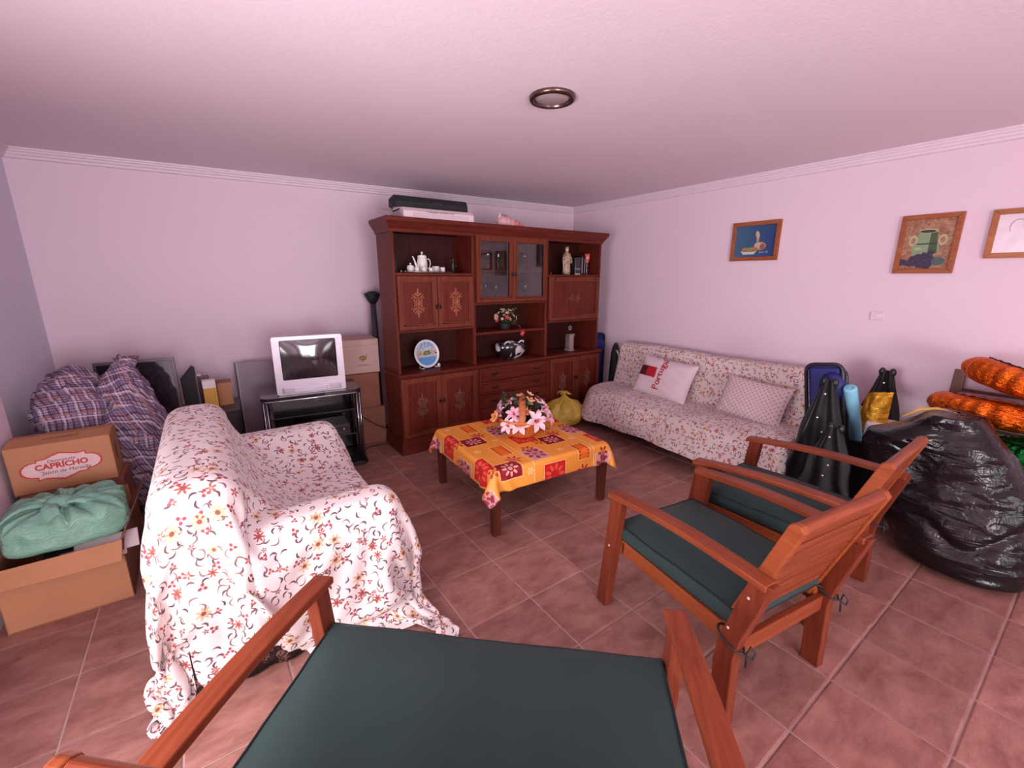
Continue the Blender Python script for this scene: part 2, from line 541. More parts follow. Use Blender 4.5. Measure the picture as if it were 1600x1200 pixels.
F_gfoil = m_film('green_foil', (.005, .12, .02), (.01, .32, .06), .16, 8, .85, .8, bumpd=.03)
F_silver = m_film('grey_foil', (.15, .10, .11), (.30, .24, .26), .2, 9, .8)
F_gold = m_film('gold_foil', (.60, .25, .01), (.85, .45, .04), .2, 9, .7)

def m_glass(name, col=(1, 1, 1), rough=0.0, ior=1.5):
    m = bpy.data.materials.new(name); m.use_nodes = True
    nt = m.node_tree; nt.nodes.clear()
    o = nt.nodes.new('ShaderNodeOutputMaterial'); mx = nt.nodes.new('ShaderNodeMixShader')
    t = nt.nodes.new('ShaderNodeBsdfTransparent'); g = nt.nodes.new('ShaderNodeBsdfGlossy'); fr = nt.nodes.new('ShaderNodeFresnel')
    t.inputs[0].default_value = (*col, 1); g.inputs['Roughness'].default_value = rough; fr.inputs[0].default_value = ior
    nt.links.new(fr.outputs[0], mx.inputs[0]); nt.links.new(t.outputs[0], mx.inputs[1]); nt.links.new(g.outputs[0], mx.inputs[2]); nt.links.new(mx.outputs[0], o.inputs[0])
    return m
G_pane = m_glass('window_glass', (.93, .95, .95))
G_stem = m_glass('stemware_glass', (.80, .80, .84), .03, 2.4)

# ------------------------------------------------------------------ the room
XL, XR, YF, H = -1.03, 4.25, -3.2, 2.5
ang_b = math.atan2(4.60-4.88, 4.25+0.97)          # the back wall runs slightly out of square
def yb(x): return 4.88+(x+.97)*math.tan(ang_b)
def struct(o, label=None):
    o['kind'] = 'structure'
    if label: o['label'] = label
    return o
b = MB(); b.box(XL-.2, XR+.2, YF-.2, 5.3, -.12, -.004)
floor = struct(b.build('floor', M_grout), 'floor of reddish stoneware tiles with pale joints')
struct(MB().box(XL-.2, XR+.2, YF-.2, 5.3, H, H+.1).build('ceiling', M_ceil), 'lilac painted textured ceiling')
b = MB(); b.prism([(XL-.2, yb(XL-.2)), (XR+.2, yb(XR+.2)), (XR+.2, 5.3), (XL-.2, 5.3)], 2, -.004, H)
struct(b.build('wall_back', M_wall), 'lilac plaster wall behind the cabinet and television')
struct(MB().box(XR, XR+.15, YF-.2, 5.0, -.004, H).build('wall_right', M_wall), 'lilac plaster wall with three framed pictures')
# left wall: a thicker painted stretch, a door opening, then the recessed strip by the corner, cool daylight put into its colour
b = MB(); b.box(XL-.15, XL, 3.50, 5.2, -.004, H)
struct(b.build('wall_left', M_wall_left), 'strip of wall in the left corner with cool daylight put into its colour')
b = MB(); b.box(XL-.15, XL+.055, 1.45, 3.50, -.004, H); b.box(XL-.15, XL+.055, YF, .25, -.004, H); b.box(XL-.15, XL+.055, .25, 1.45, 2.1, H)
struct(b.build('wall_left', M_wall), 'projecting lilac stretch of the left wall')
# wall behind the camera with a glazed door and a window
b = MB()
b.box(XL-.2, -.6, YF-.2, YF, -.004, H); b.box(1.0, 1.95, YF-.2, YF, -.004, H); b.box(3.55, XR+.2, YF-.2, YF, -.004, H)
b.box(-.6, 1.0, YF-.2, YF, 2.25, H); b.box(1.95, 3.55, YF-.2, YF, 2.1, H); b.box(1.95, 3.55, YF-.2, YF, -.004, .45)
struct(b.build('wall_front', M_wall))
def glazed(name, x0, x1, z0, z1, n, Y=YF-.1, axis=1):
    f = MB(); t = .05
    def bx(a0, a1, c0, c1, th=.03):
        if axis == 1: f.box(a0, a1, Y-th, Y+th, c0, c1)
        else: f.box(Y-th, Y+th, a0, a1, c0, c1)
    bx(x0, x1, z0, z0+t); bx(x0, x1, z1-t, z1)
    for i in range(n+1):
        x = x0+(x1-x0-t)*i/n
        bx(x, x+t, z0+t, z1-t)
    fr = struct(f.build(name, M_white, bevel=.004))
    g = MB()
    for i in range(n):
        a = x0+t+(x1-x0-t)*i/n; e = x0+(x1-x0-t)*(i+1)/n
        if axis == 1: g.box(a, e, Y-.004, Y+.004, z0+t, z1-t)
        else: g.box(Y-.004, Y+.004, a, e, z0+t, z1-t)
        g2 = g.build('pane', G_pane, fr); g = MB()
glazed('door_1', -.6, 1.0, 0, 2.25, 2)
glazed('window_1', 1.95, 3.55, .45, 2.1, 2)
glazed('door_2', .25, 1.45, 0, 2.1, 1, XL-.1, 0)

# stepped plaster moulding along the ceiling
prof = [(0, 0), (.062, 0), (.062, -.012), (.052, -.016), (.050, -.026), (.038, -.032), (.034, -.044), (.022, -.052), (.018, -.066), (0, -.072)]
n_ = (math.sin(ang_b), -math.cos(ang_b)); d_ = (math.cos(ang_b), math.sin(ang_b))
b = MB(); vs = []; K = len(prof)
for x in (XL, XR):
    for a, z in prof: vs.append((x+n_[0]*a*0, yb(x)-a, H+z))
fs = [(i, (i+1) % K, K+(i+1) % K, K+i) for i in range(K)] + [tuple(range(K)), tuple(range(K, 2*K))]
struct(b.add(vs, fs).build('trim_1', M_trim), 'stepped plaster moulding above the back wall')
b = MB(); b.prism([(XR-a, H+z) for a, z in prof], 1, YF, yb(XR))
struct(b.build('trim_2', M_trim), 'stepped plaster moulding above the right wall')
b = MB(); b.prism([(XL+a, H+z) for a, z in prof], 1, 3.50, yb(XL))
struct(b.build('trim_3', M_trim), 'short run of moulding in the left corner')

# floor tiles, one object each where they can be told apart
T = .36; ox, oy = 1.536 % T, .424 % T
g = .0035; c_ = .006
b = MB(); h_ = T/2-g
b.add([(-h_, -h_, -.006), (h_, -h_, -.006), (h_, h_, -.006), (-h_, h_, -.006), (-h_, -h_, -.002), (h_, -h_, -.002), (h_, h_, -.002), (-h_, h_, -.002),
       (-h_+c_, -h_+c_, 0), (h_-c_, -h_+c_, 0), (h_-c_, h_-c_, 0), (-h_+c_, h_-c_, 0)],
      [(8, 9, 10, 11)] + [(i, (i+1) % 4, 4+(i+1) % 4, 4+i) for i in range(4)] + [(4+i, 4+(i+1) % 4, 8+(i+1) % 4, 8+i) for i in range(4)])
me_t = b.mesh('floor_tile', [M_tile])
cells = []
for i in range(-4, 13):
    for j in range(-11, 14):
        x = ox+T*(i+.5); y = oy+T*(j+.5)
        if x-T/2 < XL-.40 or x+T/2 > XR+.05 or y-T/2 < YF or y+T/2 > 4.75: continue
        cells.append((x, y))
cells.sort(key=lambda p: (p[0]-.9)**2+(p[1]-1.3)**2)
rest = MB()
for q, (x, y) in enumerate(cells):
    if q < 290:
        o = bpy.data.objects.new('floor_tile', me_t); C.objects.link(o); o.parent = floor
        o.location = (x, y, rnd.uniform(-.0006, .0004)); o.rotation_euler = (rnd.uniform(-.0012, .0012), rnd.uniform(-.0012, .0012), rnd.choice((0, PI)))
    else:
        rest.box(x-h_, x+h_, y-h_, y+h_, -.006, 0)
# cut strips of tile along the walls
for j in range(-11, 14):
    y = oy+T*j
    if y < YF or y+T > 4.7: continue
    xx = ox+T*math.floor((XR-ox)/T)
    xx > XR-.02 or rest.box(xx+g, XR, y+g, y+T-g, -.006, -.0005)
for i in range(-4, 13):
    x = ox+T*i
    if x < XL-.02 or x+T > XR+.3: continue
    yy = oy+T*math.floor((4.75-oy)/T)
    rest.box(x+g, min(x+T-g, XR), yy+g, 4.98, -.006, -.0005)
if rest.v:
    ro = rest.build('cut_tiles', M_tile, floor); ro['kind'] = 'stuff'

# ------------------------------------------------------------------ ceiling light
t = thing('ceiling_light', 'round flush ceiling light with dark bronze rim and frosted glass', 'lamp', (1.615, 1.937, 2.5))
MB().lathe([(.118, 0), (.120, -.010), (.114, -.020), (.100, -.022), (.095, -.016), (.092, -.004)], n=40, cap=False).build('rim', plain('aged_bronze', (.16, .10, .085), .25, .9), t)
MB().lathe([(.0001, -.024), (.05, -.022), (.082, -.014), (.093, -.004)], n=40, cap=False).build('diffuser', plain('frosted_glass', (.36, .29, .30), .25, var=.02, coat=.3), t)

# ------------------------------------------------------------------ pictures on the right wall
def picture(yc, zc, wd, ht, fw, label, canvas_fn, tilt=0, matf=None):
    t = thing('framed_picture', label, 'picture', (XR-.012, yc, zc), group='framed pictures on the right wall')
    t.rotation_euler = (tilt, 0, 0)
    # local: x out of wall (negative into room), y along the wall (picture left is +y), z up
    for z0, z1 in ((ht/2-fw, ht/2), (-ht/2, -ht/2+fw)):
        s = 1 if z0 > 0 else -1
        b = MB(); b.prism([(wd/2, s*ht/2), (-wd/2, s*ht/2), (-wd/2+fw, s*(ht/2-fw)), (wd/2-fw, s*(ht/2-fw))], 0, -.014, .012)
        b.build('frame_rail', matf or W_frame, t, bevel=.004)
    for s in (1, -1):
        b = MB(); b.prism([(s*wd/2, ht/2), (s*wd/2, -ht/2), (s*(wd/2-fw), -ht/2+fw), (s*(wd/2-fw), ht/2-fw)], 0, -.014, .012)
        b.build('frame_stile', matf or W_frame, t, bevel=.004)
    canvas_fn(t, wd/2-fw, ht/2-fw)
    return t
_pm = {}
def pm(c):
    if c not in _pm: _pm[c] = plain('paint', c, .6, var=.07, scale=35)
    return _pm[c]
def blob(b, cx, cz, rx, rz, m, x=-.0005, n=18, rot=0):
    vs = []
    for k in range(n):
        a = 2*PI*k/n; y = math.cos(a)*rx; z = math.sin(a)*rz
        vs.append((x, -(cx+y*math.cos(rot)-z*math.sin(rot)), cz+y*math.sin(rot)+z*math.cos(rot)))
    b.add(vs, [tuple(range(n))], m)
def poly(b, pts, m, x=-.0005): b.add([(x, -p[0], p[1]) for p in pts], [tuple(range(len(pts)))], m)
def cv1(t, hw, hh):
    ms = [None]*9
    M = Mat('painted_blue_ground', .6); y = M.xyz(M.coord())[1]
    n = M.noise(M.coord(), 14, 4)
    M.color(M.mix(((y*3.0+.5)+n*.4-.2).max(0).min(1), (.012, .045, .16), (.045, .12, .22)))
    ms = [M.m, pm((.50, .40, .28)), pm((.46, .27, .20)), pm((.40, .19, .035)), pm((.22, .25, .08)), pm((.55, .58, .55)), pm((.02, .02, .03)), pm((.30, .08, .05))]
    b = MB(); b.box(0, .004, -hw, hw, -hh, hh, 0)
    blob(b, .02, .055, .017, .034, 1, -.001, rot=.25); blob(b, .025, .02, .012, .03, 2, -.0008)
    blob(b, .052, -.045, .052, .036, 2, -.0012); blob(b, .03, -.04, .03, .03, 1, -.0014); blob(b, .072, -.05, .022, .024, 7, -.0016)
    for cx, c in ((-.085, 3), (-.045, 4), (-.01, 3), (.012, 3)): blob(b, cx, -.072, .026, .02, c, -.002-abs(cx)*.01)
    poly(b, [(-.118, -.085), (.03, -.085), (.005, -.115), (-.095, -.115)], 5, -.0034)
    poly(b, [(-.11, -.084), (.02, -.084), (.01, -.090), (-.10, -.090)], 6, -.0037)
    b.build('painting', ms, t)
    text_mb('Jarail  00', .022, pm((.50, .55, .62)), 'signature', t, Matrix(((0, 0, 1, -.003), (-1, 0, 0, -.088), (0, 1, 0, -.098), (0, 0, 0, 1))), depth=.0002)
def cv2(t, hw, hh):
    M = Mat('painted_brown_ground', .6)
    n = M.noise(M.coord(), 30, 4, .6, 1); n2 = M.noise(M.coord(), 70, 3)
    c = M.mix(((n-.4)*4).max(0).min(1), (.26, .10, .055), (.42, .24, .14)); c = M.mix(((n2-.62)*9).max(0).min(1), c, (.08, .03, .03)); M.color(c)
    ms = [M.m, pm((.13, .22, .12)), pm((.21, .31, .17)), pm((.42, .40, .22)), pm((.02, .025, .02)), pm((.035, .02, .055)), pm((.08, .05, .10)), pm((.05, .10, .10)), pm((.05, .09, .03))]
    b = MB(); b.box(0, .004, -hw, hw, -hh, hh, 0)
    poly(b, [(-.055, .085), (.045, .085), (.05, .0), (-.055, 0)], 2, -.001)          # neck
    blob(b, -.005, -.035, .075, .062, 2, -.0012); poly(b, [(.01, .08), (.045, .08), (.052, 0), (.06, -.06), (.01, -.09)], 8, -.0014)
    blob(b, -.005, .088, .052, .015, 3, -.0016); blob(b, -.008, .086, .044, .010, 4, -.0018)
    poly(b, [(-.055, .006), (.05, .006), (.05, -.002), (-.055, -.002)], 4, -.002)
    for s in (-1, 1):
        for r, c in ((.030, 3), (.017, 0)): blob(b, s*.078, .025, r*.8, r*1.25, c, -.0008-(c == 0)*.0001)
    blob(b, -.045, -.03, .018, .012, 3, -.0022)
    r = random.Random(3)
    for k in range(110):
        u = r.uniform(0, 1); cx = -.125+.175*u; cz = -.135+.012+(.05*u+.012)*r.uniform(-1, 1)+.02*u
        blob(b, cx, cz, .012, .012, 5, -.0024-k*.00001, 10); blob(b, cx-.003, cz+.004, .003, .003, 6, -.0036-k*.000005, 6) if k % 3 == 0 else None
    blob(b, .075, -.118, .035, .028, 7, -.0036)
    b.build('painting', ms, t)
def cv3(t, hw, hh):
    M = Mat('embossed_silver_picture', .35, .3); n = M.noise(M.coord(), 9, 4, .6, 1)
    M.color(M.mix(n, (.50, .40, .45), (.74, .62, .68)))
    b = MB(); b.box(0, .004, -hw, hw, -hh, hh)
    for k in range(10):
        a = k*.31; b.tube([(-.001, .10-.05*math.cos(a+q*.5)*(1+.08*q)*.6, .04+.045*math.sin(a+q*.5)) for q in range(3)], .0018, 5)
    b.ball((-.001, -.02, -.02), (.006, .05, .07)); b.ball((-.001, -.02, .07), (.006, .022, .025))
    b.build('painting', M.m, t)
picture(2.139, 1.925, .43, .345, .035, 'framed still life of a gourd and a white fruit dish on blue', cv1)
picture(.936, 1.831, .325, .40, .032, 'framed still life of a green two-handled jar with dark grapes', cv2)
picture(.425, 1.873, .44, .298, .032, 'framed pale silvery relief picture at the edge of the view', cv3, matf=wood('light_frame_wood', (.30, .10, .035), (.42, .15, .06), (.52, .20, .08), 1, .35))

# wall switch plate
t = thing('light_switch', 'small off-white wall switch plate under the jar picture', 'switch', (XR, 1.137, 1.317))
MB().box(-.011, 0, -.044, .044, -.034, .034).build('switch_plate', plain('switch_white', (.74, .58, .66), .35, var=.01), t, bevel=.006, seg=3)
MB().box(-.015, -.010, -.038, .010, -.009, .014).build('rocker', plain('rocker_white', (.82, .68, .74), .3, var=.01), t, bevel=.003)

def print_marks(t, mat, x0, x1, z, h, y, n, seed=4, name='print'):
    """worn printing too small to read in the photograph: a line of short strokes"""
    r = random.Random(seed); b = MB(); s = (x1-x0)/n
    for k in range(n):
        x = x0+k*s
        b.box(x, x+s*.22, y, y+.001, z-h/2, z+h/2*r.choice((.4, 1))); b.box(x, x+s*.65, y, y+.001, z-h*.08+r.choice((-1, 0, 1))*h*.38, z+h*.08+r.choice((-1, 0))*h*.1)
    return b.build(name, mat, t)
# ------------------------------------------------------------------ wall unit
CX0, CX1, CY0, CY1 = 1.35, 3.83, 3.66, 4.03
t = thing('wall_unit', 'large carved dark walnut wall unit with glazed doors and drawers', 'cabinet', (0, 0, 0))
t.location = (CX0, CY0, 0)
def L(b): return b.xf(Matrix.Translation((-CX0, -CY0, 0)))
XD = [(2.118, 2.150), (3.012, 3.048)]     # dividers
for x0, x1 in ((CX0, CX0+.022), (CX1-.022, CX1)):
    L(MB().box(x0, x1, CY0, CY1, .74, 2.0)).build('side_panel', W_cab, t, bevel=.003)
for x0, x1 in XD:
    L(MB().box(x0, x1, CY0+.002, CY1-.01, .755, 1.99)).build('partition', W_cab, t, bevel=.003)
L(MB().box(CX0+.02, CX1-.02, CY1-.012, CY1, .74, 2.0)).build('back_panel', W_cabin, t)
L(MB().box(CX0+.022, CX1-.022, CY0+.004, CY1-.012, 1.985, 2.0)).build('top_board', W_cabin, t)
# cornice: stepped profile flaring outwards
cp = [(0, 1.965), (.010, 1.968), (.014, 1.990), (.030, 2.010), (.048, 2.040), (.056, 2.048), (.058, 2.078), (.052, 2.084), (-.03, 2.084), (-.03, 1.99)]
b = MB(); vs = []; K = len(cp)
def ring(pt, corner):
    a, z = pt
    return {0: (CX0-a, CY1, z), 1: (CX0-a, CY0-a, z), 2: (CX1+a, CY0-a, z), 3: (CX1+a, CY1, z)}[corner]
for c in range(4):
    for p in cp: vs.append(ring(p, c))
fs = [(c*K+i, c*K+(i+1) % K, (c+1)*K+(i+1) % K, (c+1)*K+i) for c in range(3) for i in range(K)] + [tuple(range(K)), tuple(range(3*K, 4*K))]
L(b.add(vs, fs)).build('cornice', W_cabh, t, bevel=.002)
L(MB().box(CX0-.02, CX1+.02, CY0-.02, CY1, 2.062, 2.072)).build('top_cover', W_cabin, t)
def shelf(x0, x1, z0, z1, y0=CY0+.004, mat=None): return L(MB().box(x0, x1, y0, CY1-.012, z0, z1)).build('shelf', mat or W_cabh, t, bevel=.003)
shelf(CX0+.022, XD[0][0], 1.612, 1.636); shelf(CX0+.022, XD[0][0], 1.120, 1.142)
shelf(XD[0][1], XD[1][0], 1.338, 1.358); shelf(XD[0][1], XD[1][0], 1.045, 1.070)
shelf(XD[0][1], XD[1][0], 1.655, 1.668, CY0+.06)
shelf(XD[1][1], CX1-.022, 1.606, 1.628); shelf(XD[1][1], CX1-.022, 1.112, 1.134)

def orn_mesh(w_, h_, horiz=False):
    """carved applique in relief: crested lozenge, scrolls, fluted middle and pendant"""
    b = MB()
    def P(x, z, rx, rz, ry=.006, rot=0):
        rr = Euler((0, rot, 0))
        if horiz: x, z = z, x; rr = Euler((0, PI/2-rot, 0))
        b.ball((x, 0, z), (rx, ry, rz), 10, 6, rot=rr)
    s = h_/.26
    P(0, .112*s, .009*s, .020*s); P(0, -.112*s, .009*s, .020*s)
    for sg in (-1, 1):
        P(0, sg*.088*s, .016*s, .014*s)
        for q in (-1, 1):
            P(q*.020*s, sg*.076*s, .010*s, .020*s, .005, q*sg*.9); P(q*.040*s, sg*.060*s, .008*s, .022*s, .006, q*sg*.7)
            P(q*.052*s, sg*.046*s, .010*s, .008*s, .007); P(q*.026*s, sg*.050*s, .010*s, .011*s, .007)
            P(q*.036*s, sg*.030*s, .006*s, .014*s, .005, -q*sg*.5)
    for q in (-1, 0, 1): P(q*.015*s, 0, .0065*s, .046*s, .007)
    for q in (-1, 1): P(q*.031*s, 0, .006*s, .034*s, .005)
    P(0, .045*s, .03*s, .007*s, .008); P(0, -.045*s, .03*s, .007*s, .008)
    P(0, -.066*s, .014*s, .011*s, .009); P(0, .066*s, .012*s, .012*s, .009)
    return b.mesh('ornament', [W_orn])
ME_orn = orn_mesh(.13, .26); _o = W_orn; W_orn = plain('carved_wood_dull', (.14, .045, .026), .5, var=.2, scale=60); ME_ornb = orn_mesh(.11, .24); W_orn = plain('carved_wood_flat', (.15, .038, .02), .45, var=.2, scale=60); ME_ornh = orn_mesh(.2, .20, True)
def pull(parent, x, y, z, ring=True):
    b = MB(); b.ball((x, y-.003, z), (.011, .004, .022)); b.ball((x, y-.010, z+.006), .005, 8, 6)
    if ring: b.tube([(x+.009*math.cos(a), y-.012, z-.010+.013*math.sin(a)) for a in [2*PI*k/12 for k in range(12)]], .002, 6, closed=True)
    return L(b).build('pull', M_iron, parent)
def bail(parent, x, y, z):
    b = MB(); 
    for s in (-1, 1): b.ball((x+s*.032, y-.004, z+.003), (.011, .005, .013)); b.ball((x+s*.032, y-.011, z+.002), .005, 8, 6)
    b.tube([(x+.032*math.cos(a), y-.013-.004*math.sin(-a), z+.002+.020*math.sin(a)*.9) for a in [PI+PI*k/10 for k in range(11)]], .0026, 6)
    b.ball((x, y-.003, z-.004), (.020, .003, .010))
    return L(b).build('handle', M_iron, parent)
def door(x0, x1, z0, z1, y, orn=None, pullx=None, glass=False, fw=.052, pz=None, st=None):
    """framed door; returned object is the frame with panel and carving as its own pieces"""
    b = MB(); d = .020
    b.prism([(x0, z0), (x0+fw, z0+fw), (x0+fw, z1-fw), (x0, z1)], 1, y-d, y); b.prism([(x1, z0), (x1, z1), (x1-fw, z1-fw), (x1-fw, z0+fw)], 1, y-d, y)
    b.prism([(x0, z0), (x1, z0), (x1-fw, z0+fw), (x0+fw, z0+fw)], 1, y-d, y); b.prism([(x0, z1), (x0+fw, z1-fw), (x1-fw, z1-fw), (x1, z1)], 1, y-d, y)
    q = fw-.014                                     # inner bead
    for a0, a1, c0, c1 in ((x0+q, x0+fw, z0+q, z1-q), (x1-fw, x1-q, z0+q, z1-q), (x0+q, x1-q, z0+q, z0+fw), (x0+q, x1-q, z1-fw, z1-q)):
        b.box(a0, a1, y-d-.005, y-.002, c0, c1)
    o = L(b).build('door', W_cabf, t, bevel=.003)
    if glass:
        L(MB().box(x0+fw-.004, x1-fw+.004, y-.013, y-.009, z0+fw-.004, z1-fw+.004)).build('pane', G_pane, o)
    else:
        L(MB().box(x0+fw-.004, x1-fw+.004, y-.012, y-.002, z0+fw-.004, z1-fw+.004)).build('door_panel', W_cab, o)
    if orn is not None:
        share('ornament', orn, o, ((x0+x1)/2-CX0, y-.013-CY0, (z0+z1)/2))
    if pullx is not None: pull(o, pullx, y-.02, (z0+z1)/2 if pz is None else pz)
    return o
# upper left pair
door(1.374, 1.743, 1.146, 1.608, CY0, ME_orn, 1.728, pz=1.345); door(1.747, 2.116, 1.146, 1.608, CY0, ME_orn, 1.762, pz=1.345)
# glazed pair
door(2.153, 2.579, 1.362, 1.978, CY0, None, 2.564, True, .048, 1.63); door(2.583, 3.010, 1.362, 1.978, CY0, None, 2.598, True, .048, 1.63)
# drop front
o = door(3.050, 3.806, 1.138, 1.604, CY0, ME_ornh, None)
for x in (3.13, 3.73): pull(o, x, CY0-.02, 1.578, False)
# base cabinet
YB = 3.64
for x0, x1 in ((CX0-.005, CX0+.017), (CX1-.017+.02, CX1+.025)):
    L(MB().box(x0, x1, YB, CY1, .10, .73)).build('side_panel', W_cab, t, bevel=.003)
b = MB(); b.prism([(YB-.030, .730), (YB-.036, .737), (YB-.036, .748), (YB-.028, .756), (CY1, .756), (CY1, .730)], 0, CX0-.03, CX1+.045)
L(b).build('counter', W_cabh, t, bevel=.003)
b = MB()
for yy, z0, z1 in ((.034, 0, .060), (.026, .060, .075), (.022, .075, .112), (.012, .112, .132), (.004, .132, .150)):
    b.box(CX0-.005-yy*.8, CX1+.025+yy*.8, YB-yy, CY1, z0, z1)
L(b).build('plinth', W_cabh, t, bevel=.003)
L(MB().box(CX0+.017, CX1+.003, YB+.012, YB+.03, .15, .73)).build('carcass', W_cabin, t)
for x in (2.145, 3.060): L(MB().box(x-.014, x+.014, YB-.006, YB+.02, .15, .73)).build('stile', W_cab, t, bevel=.004)
L(MB().box(CX0, CX1+.02, YB-.002, YB+.02, .714, .730)).build('rail', W_cabh, t, bevel=.002)
M_b = ME_ornb
door(1.352, 1.738, .156, .712, YB+.004, ME_ornb, 1.722, fw=.05, pz=.47); door(1.742, 2.128, .156, .712, YB+.004, ME_ornb, 1.757, fw=.05, pz=.47)
door(3.078, 3.462, .156, .712, YB+.004, ME_ornb, 3.447, fw=.05, pz=.47); door(3.466, 3.850, .156, .712, YB+.004, ME_ornb, 3.481, fw=.05, pz=.47)
for k in range(4):
    z1 = .712-k*.1395; z0 = z1-.134
    b = MB(); x0, x1 = 2.162, 3.043
    b.box(x0, x1, YB-.010, YB+.012, z0, z1)
    b.box(x0+.022, x1-.022, YB-.020, YB-.008, z0+.020, z1-.020); b.box(x0+.030, x1-.030, YB-.025, YB-.015, z0+.028, z1-.028)
    o = L(b).build('drawer', W_cabh, t, bevel=.004)
    for x in (2.335, 2.87): bail(o, x, YB-.024, (z0+z1)/2+.004)

# things standing on the wall unit's shelves
SZ = 1.636
def figurine(label, x, y, z, h, mat, seed, group=None):
    r = random.Random(seed); t = thing('figurine', label, 'ornament', (x, y, z), r.uniform(-.3, .3), group)
    b = MB(); b.lathe([(.022, 0), (.024, .008), (.016, .014), (.012, h*.3), (.014, h*.45), (.017, h*.62), (.010, h*.74), (.008, h*.78), (.012, h*.84), (.011, h*.92), (.001, h*.97)], n=12)
    b.tube([(.012, 0, h*.65), (.028, -.006, h*.5), (.020, -.014, h*.38)], .0045, 6); b.tube([(-.012, 0, h*.65), (-.026, 0, h*.75), (-.020, 0, h*.98)], .0045, 6)
    b.build('body', mat, t); return t
figurine('small dark carved figurine at the left end of the tea set shelf', 1.425, 3.79, SZ, .135, M_blackm, 2)
figurine('small dark carved figurine with raised arm right of the tea set', 1.99, 3.80, SZ, .145, plain('patinated_dark', (.035, .028, .022), .4, .4, .3, scale=90), 5)
b = MB(); b.lathe([(.0001, .004), (.26, .004), (.275, .010), (.28, .012), (.27, .006), (.255, .0), (.0001, .0)], n=48)
b.v = [(x, y*.48, z) for x, y, z in b.v]
tr = thing('serving_tray', 'oval metal tray under the white tea set', 'tray', (1.735, 3.815, SZ))
b.build('tray', plain('tray_metal', (.45, .40, .40), .25, .9), tr)
TZ = SZ+.006
t = thing('coffee_pot', 'tall white porcelain coffee pot with floral band and gilt', 'pot', (1.695, 3.835, TZ))
b = MB(); b.lathe([(.040, 0), (.043, .004), (.046, .03), (.046, .09), (.042, .125), (.040, .135), (.043, .138), (.040, .142)], n=28); b.build('body', M_white, t)
b = MB(); b.lathe([(.041, .142), (.036, .150), (.015, .156), (.006, .158), (.006, .166), (.011, .172), (.008, .180), (.001, .182)], n=24); b.build('lid', M_white, t)
b = MB(); b.tube([(-.040, 0, .035), (-.058, 0, .055), (-.070, 0, .095), (-.083, 0, .128), (-.092, 0, .140)], [.013, .011, .008, .006, .005], 10); b.build('spout', M_white, t)
b = MB(); b.tube([(.040, 0, .118), (.062, 0, .122), (.078, 0, .105), (.080, 0, .075), (.070, 0, .045), (.045, 0, .03)], .005, 8); b.build('handle', M_white, t)
M = Mat('floral_band', .25); n = M.voronoi(M.mapping(M.coord(), (1, 1, 1)), 120, dim='3D'); M.color(M.mix(E(M.nt, n.outputs[0]) < .32, (.78, .72, .70), (.55, .22, .15)))
M_band = M.m
MB().lathe([(.0465, .035), (.0467, .055), (.0465, .075)], n=28, cap=False).build('band', M_band, t)
t = thing('sugar_bowl', 'white lidded sugar bowl left of the coffee pot', 'bowl', (1.575, 3.82, TZ))
MB().lathe([(.022, 0), (.032, .015), (.034, .040), (.030, .052)], n=22).build('body', M_white, t)
MB().lathe([(.033, .052), (.026, .060), (.008, .064), (.005, .070), (.009, .077), (.001, .083)], n=22).build('lid', M_white, t)
MB().lathe([(.0322, .014), (.0345, .028), (.0344, .038)], n=22, cap=False).build('band', M_band, t)
def cup(x, y, h, r, label, rz=0, cat='cup', nm='coffee_cup'):
    t = thing(nm, label, cat, (x, y, TZ), rz, 'white cups of the tea set')
    MB().lathe([(r*.75, 0), (r*.98, .006), (r, h*.5), (r, h), (r-.003, h), (r-.004, .008), (.001, .006)], n=20, cap=False).build('body', M_white, t)
    MB().lathe([(r+.0004, h*.3), (r+.0004, h*.7)], n=20, cap=False).build('band', M_band, t)
    MB().tube([(r-.001, 0, h*.8), (r+.013, 0, h*.75), (r+.015, 0, h*.4), (r-.001, 0, h*.25)], .0028, 6).build('handle', M_white, t)
    return t
cup(1.612, 3.765, .045, .020, 'white cup in front of the sugar bowl', 2.5)
cup(1.675, 3.755, .046, .021, 'white cup directly in front of the coffee pot', 3.5)
cup(1.742, 3.76, .042, .019, 'white cup with handle turned right of the pot', 0)
cup(1.868, 3.77, .047, .021, 'plain white cup at the right end of the tray', 3)
t = thing('milk_jug', 'wide white porcelain jug behind the rightmost cup', 'jug', (1.828, 3.835, TZ))
MB().lathe([(.026, 0), (.033, .01), (.034, .05), (.036, .056), (.032, .056), (.030, .01), (.001, .008)], n=22, cap=False).build('body', M_white, t)
for q, (x, y) in enumerate(((1.478, 3.80), (1.512, 3.79))):
    t = thing('tiny_ornament', ('tiny white shell-like trinket nearest the dark figurine', 'tiny white trinket beside the sugar bowl')[q], 'ornament', (x, y, SZ))
    MB().ball((0, 0, .010), (.008, .007, .011), 10, 7).build('body', M_white, t); MB().ball((.004, 0, .018), (.004, .003, .004), 8, 5).build('tip', M_silverpl, t)

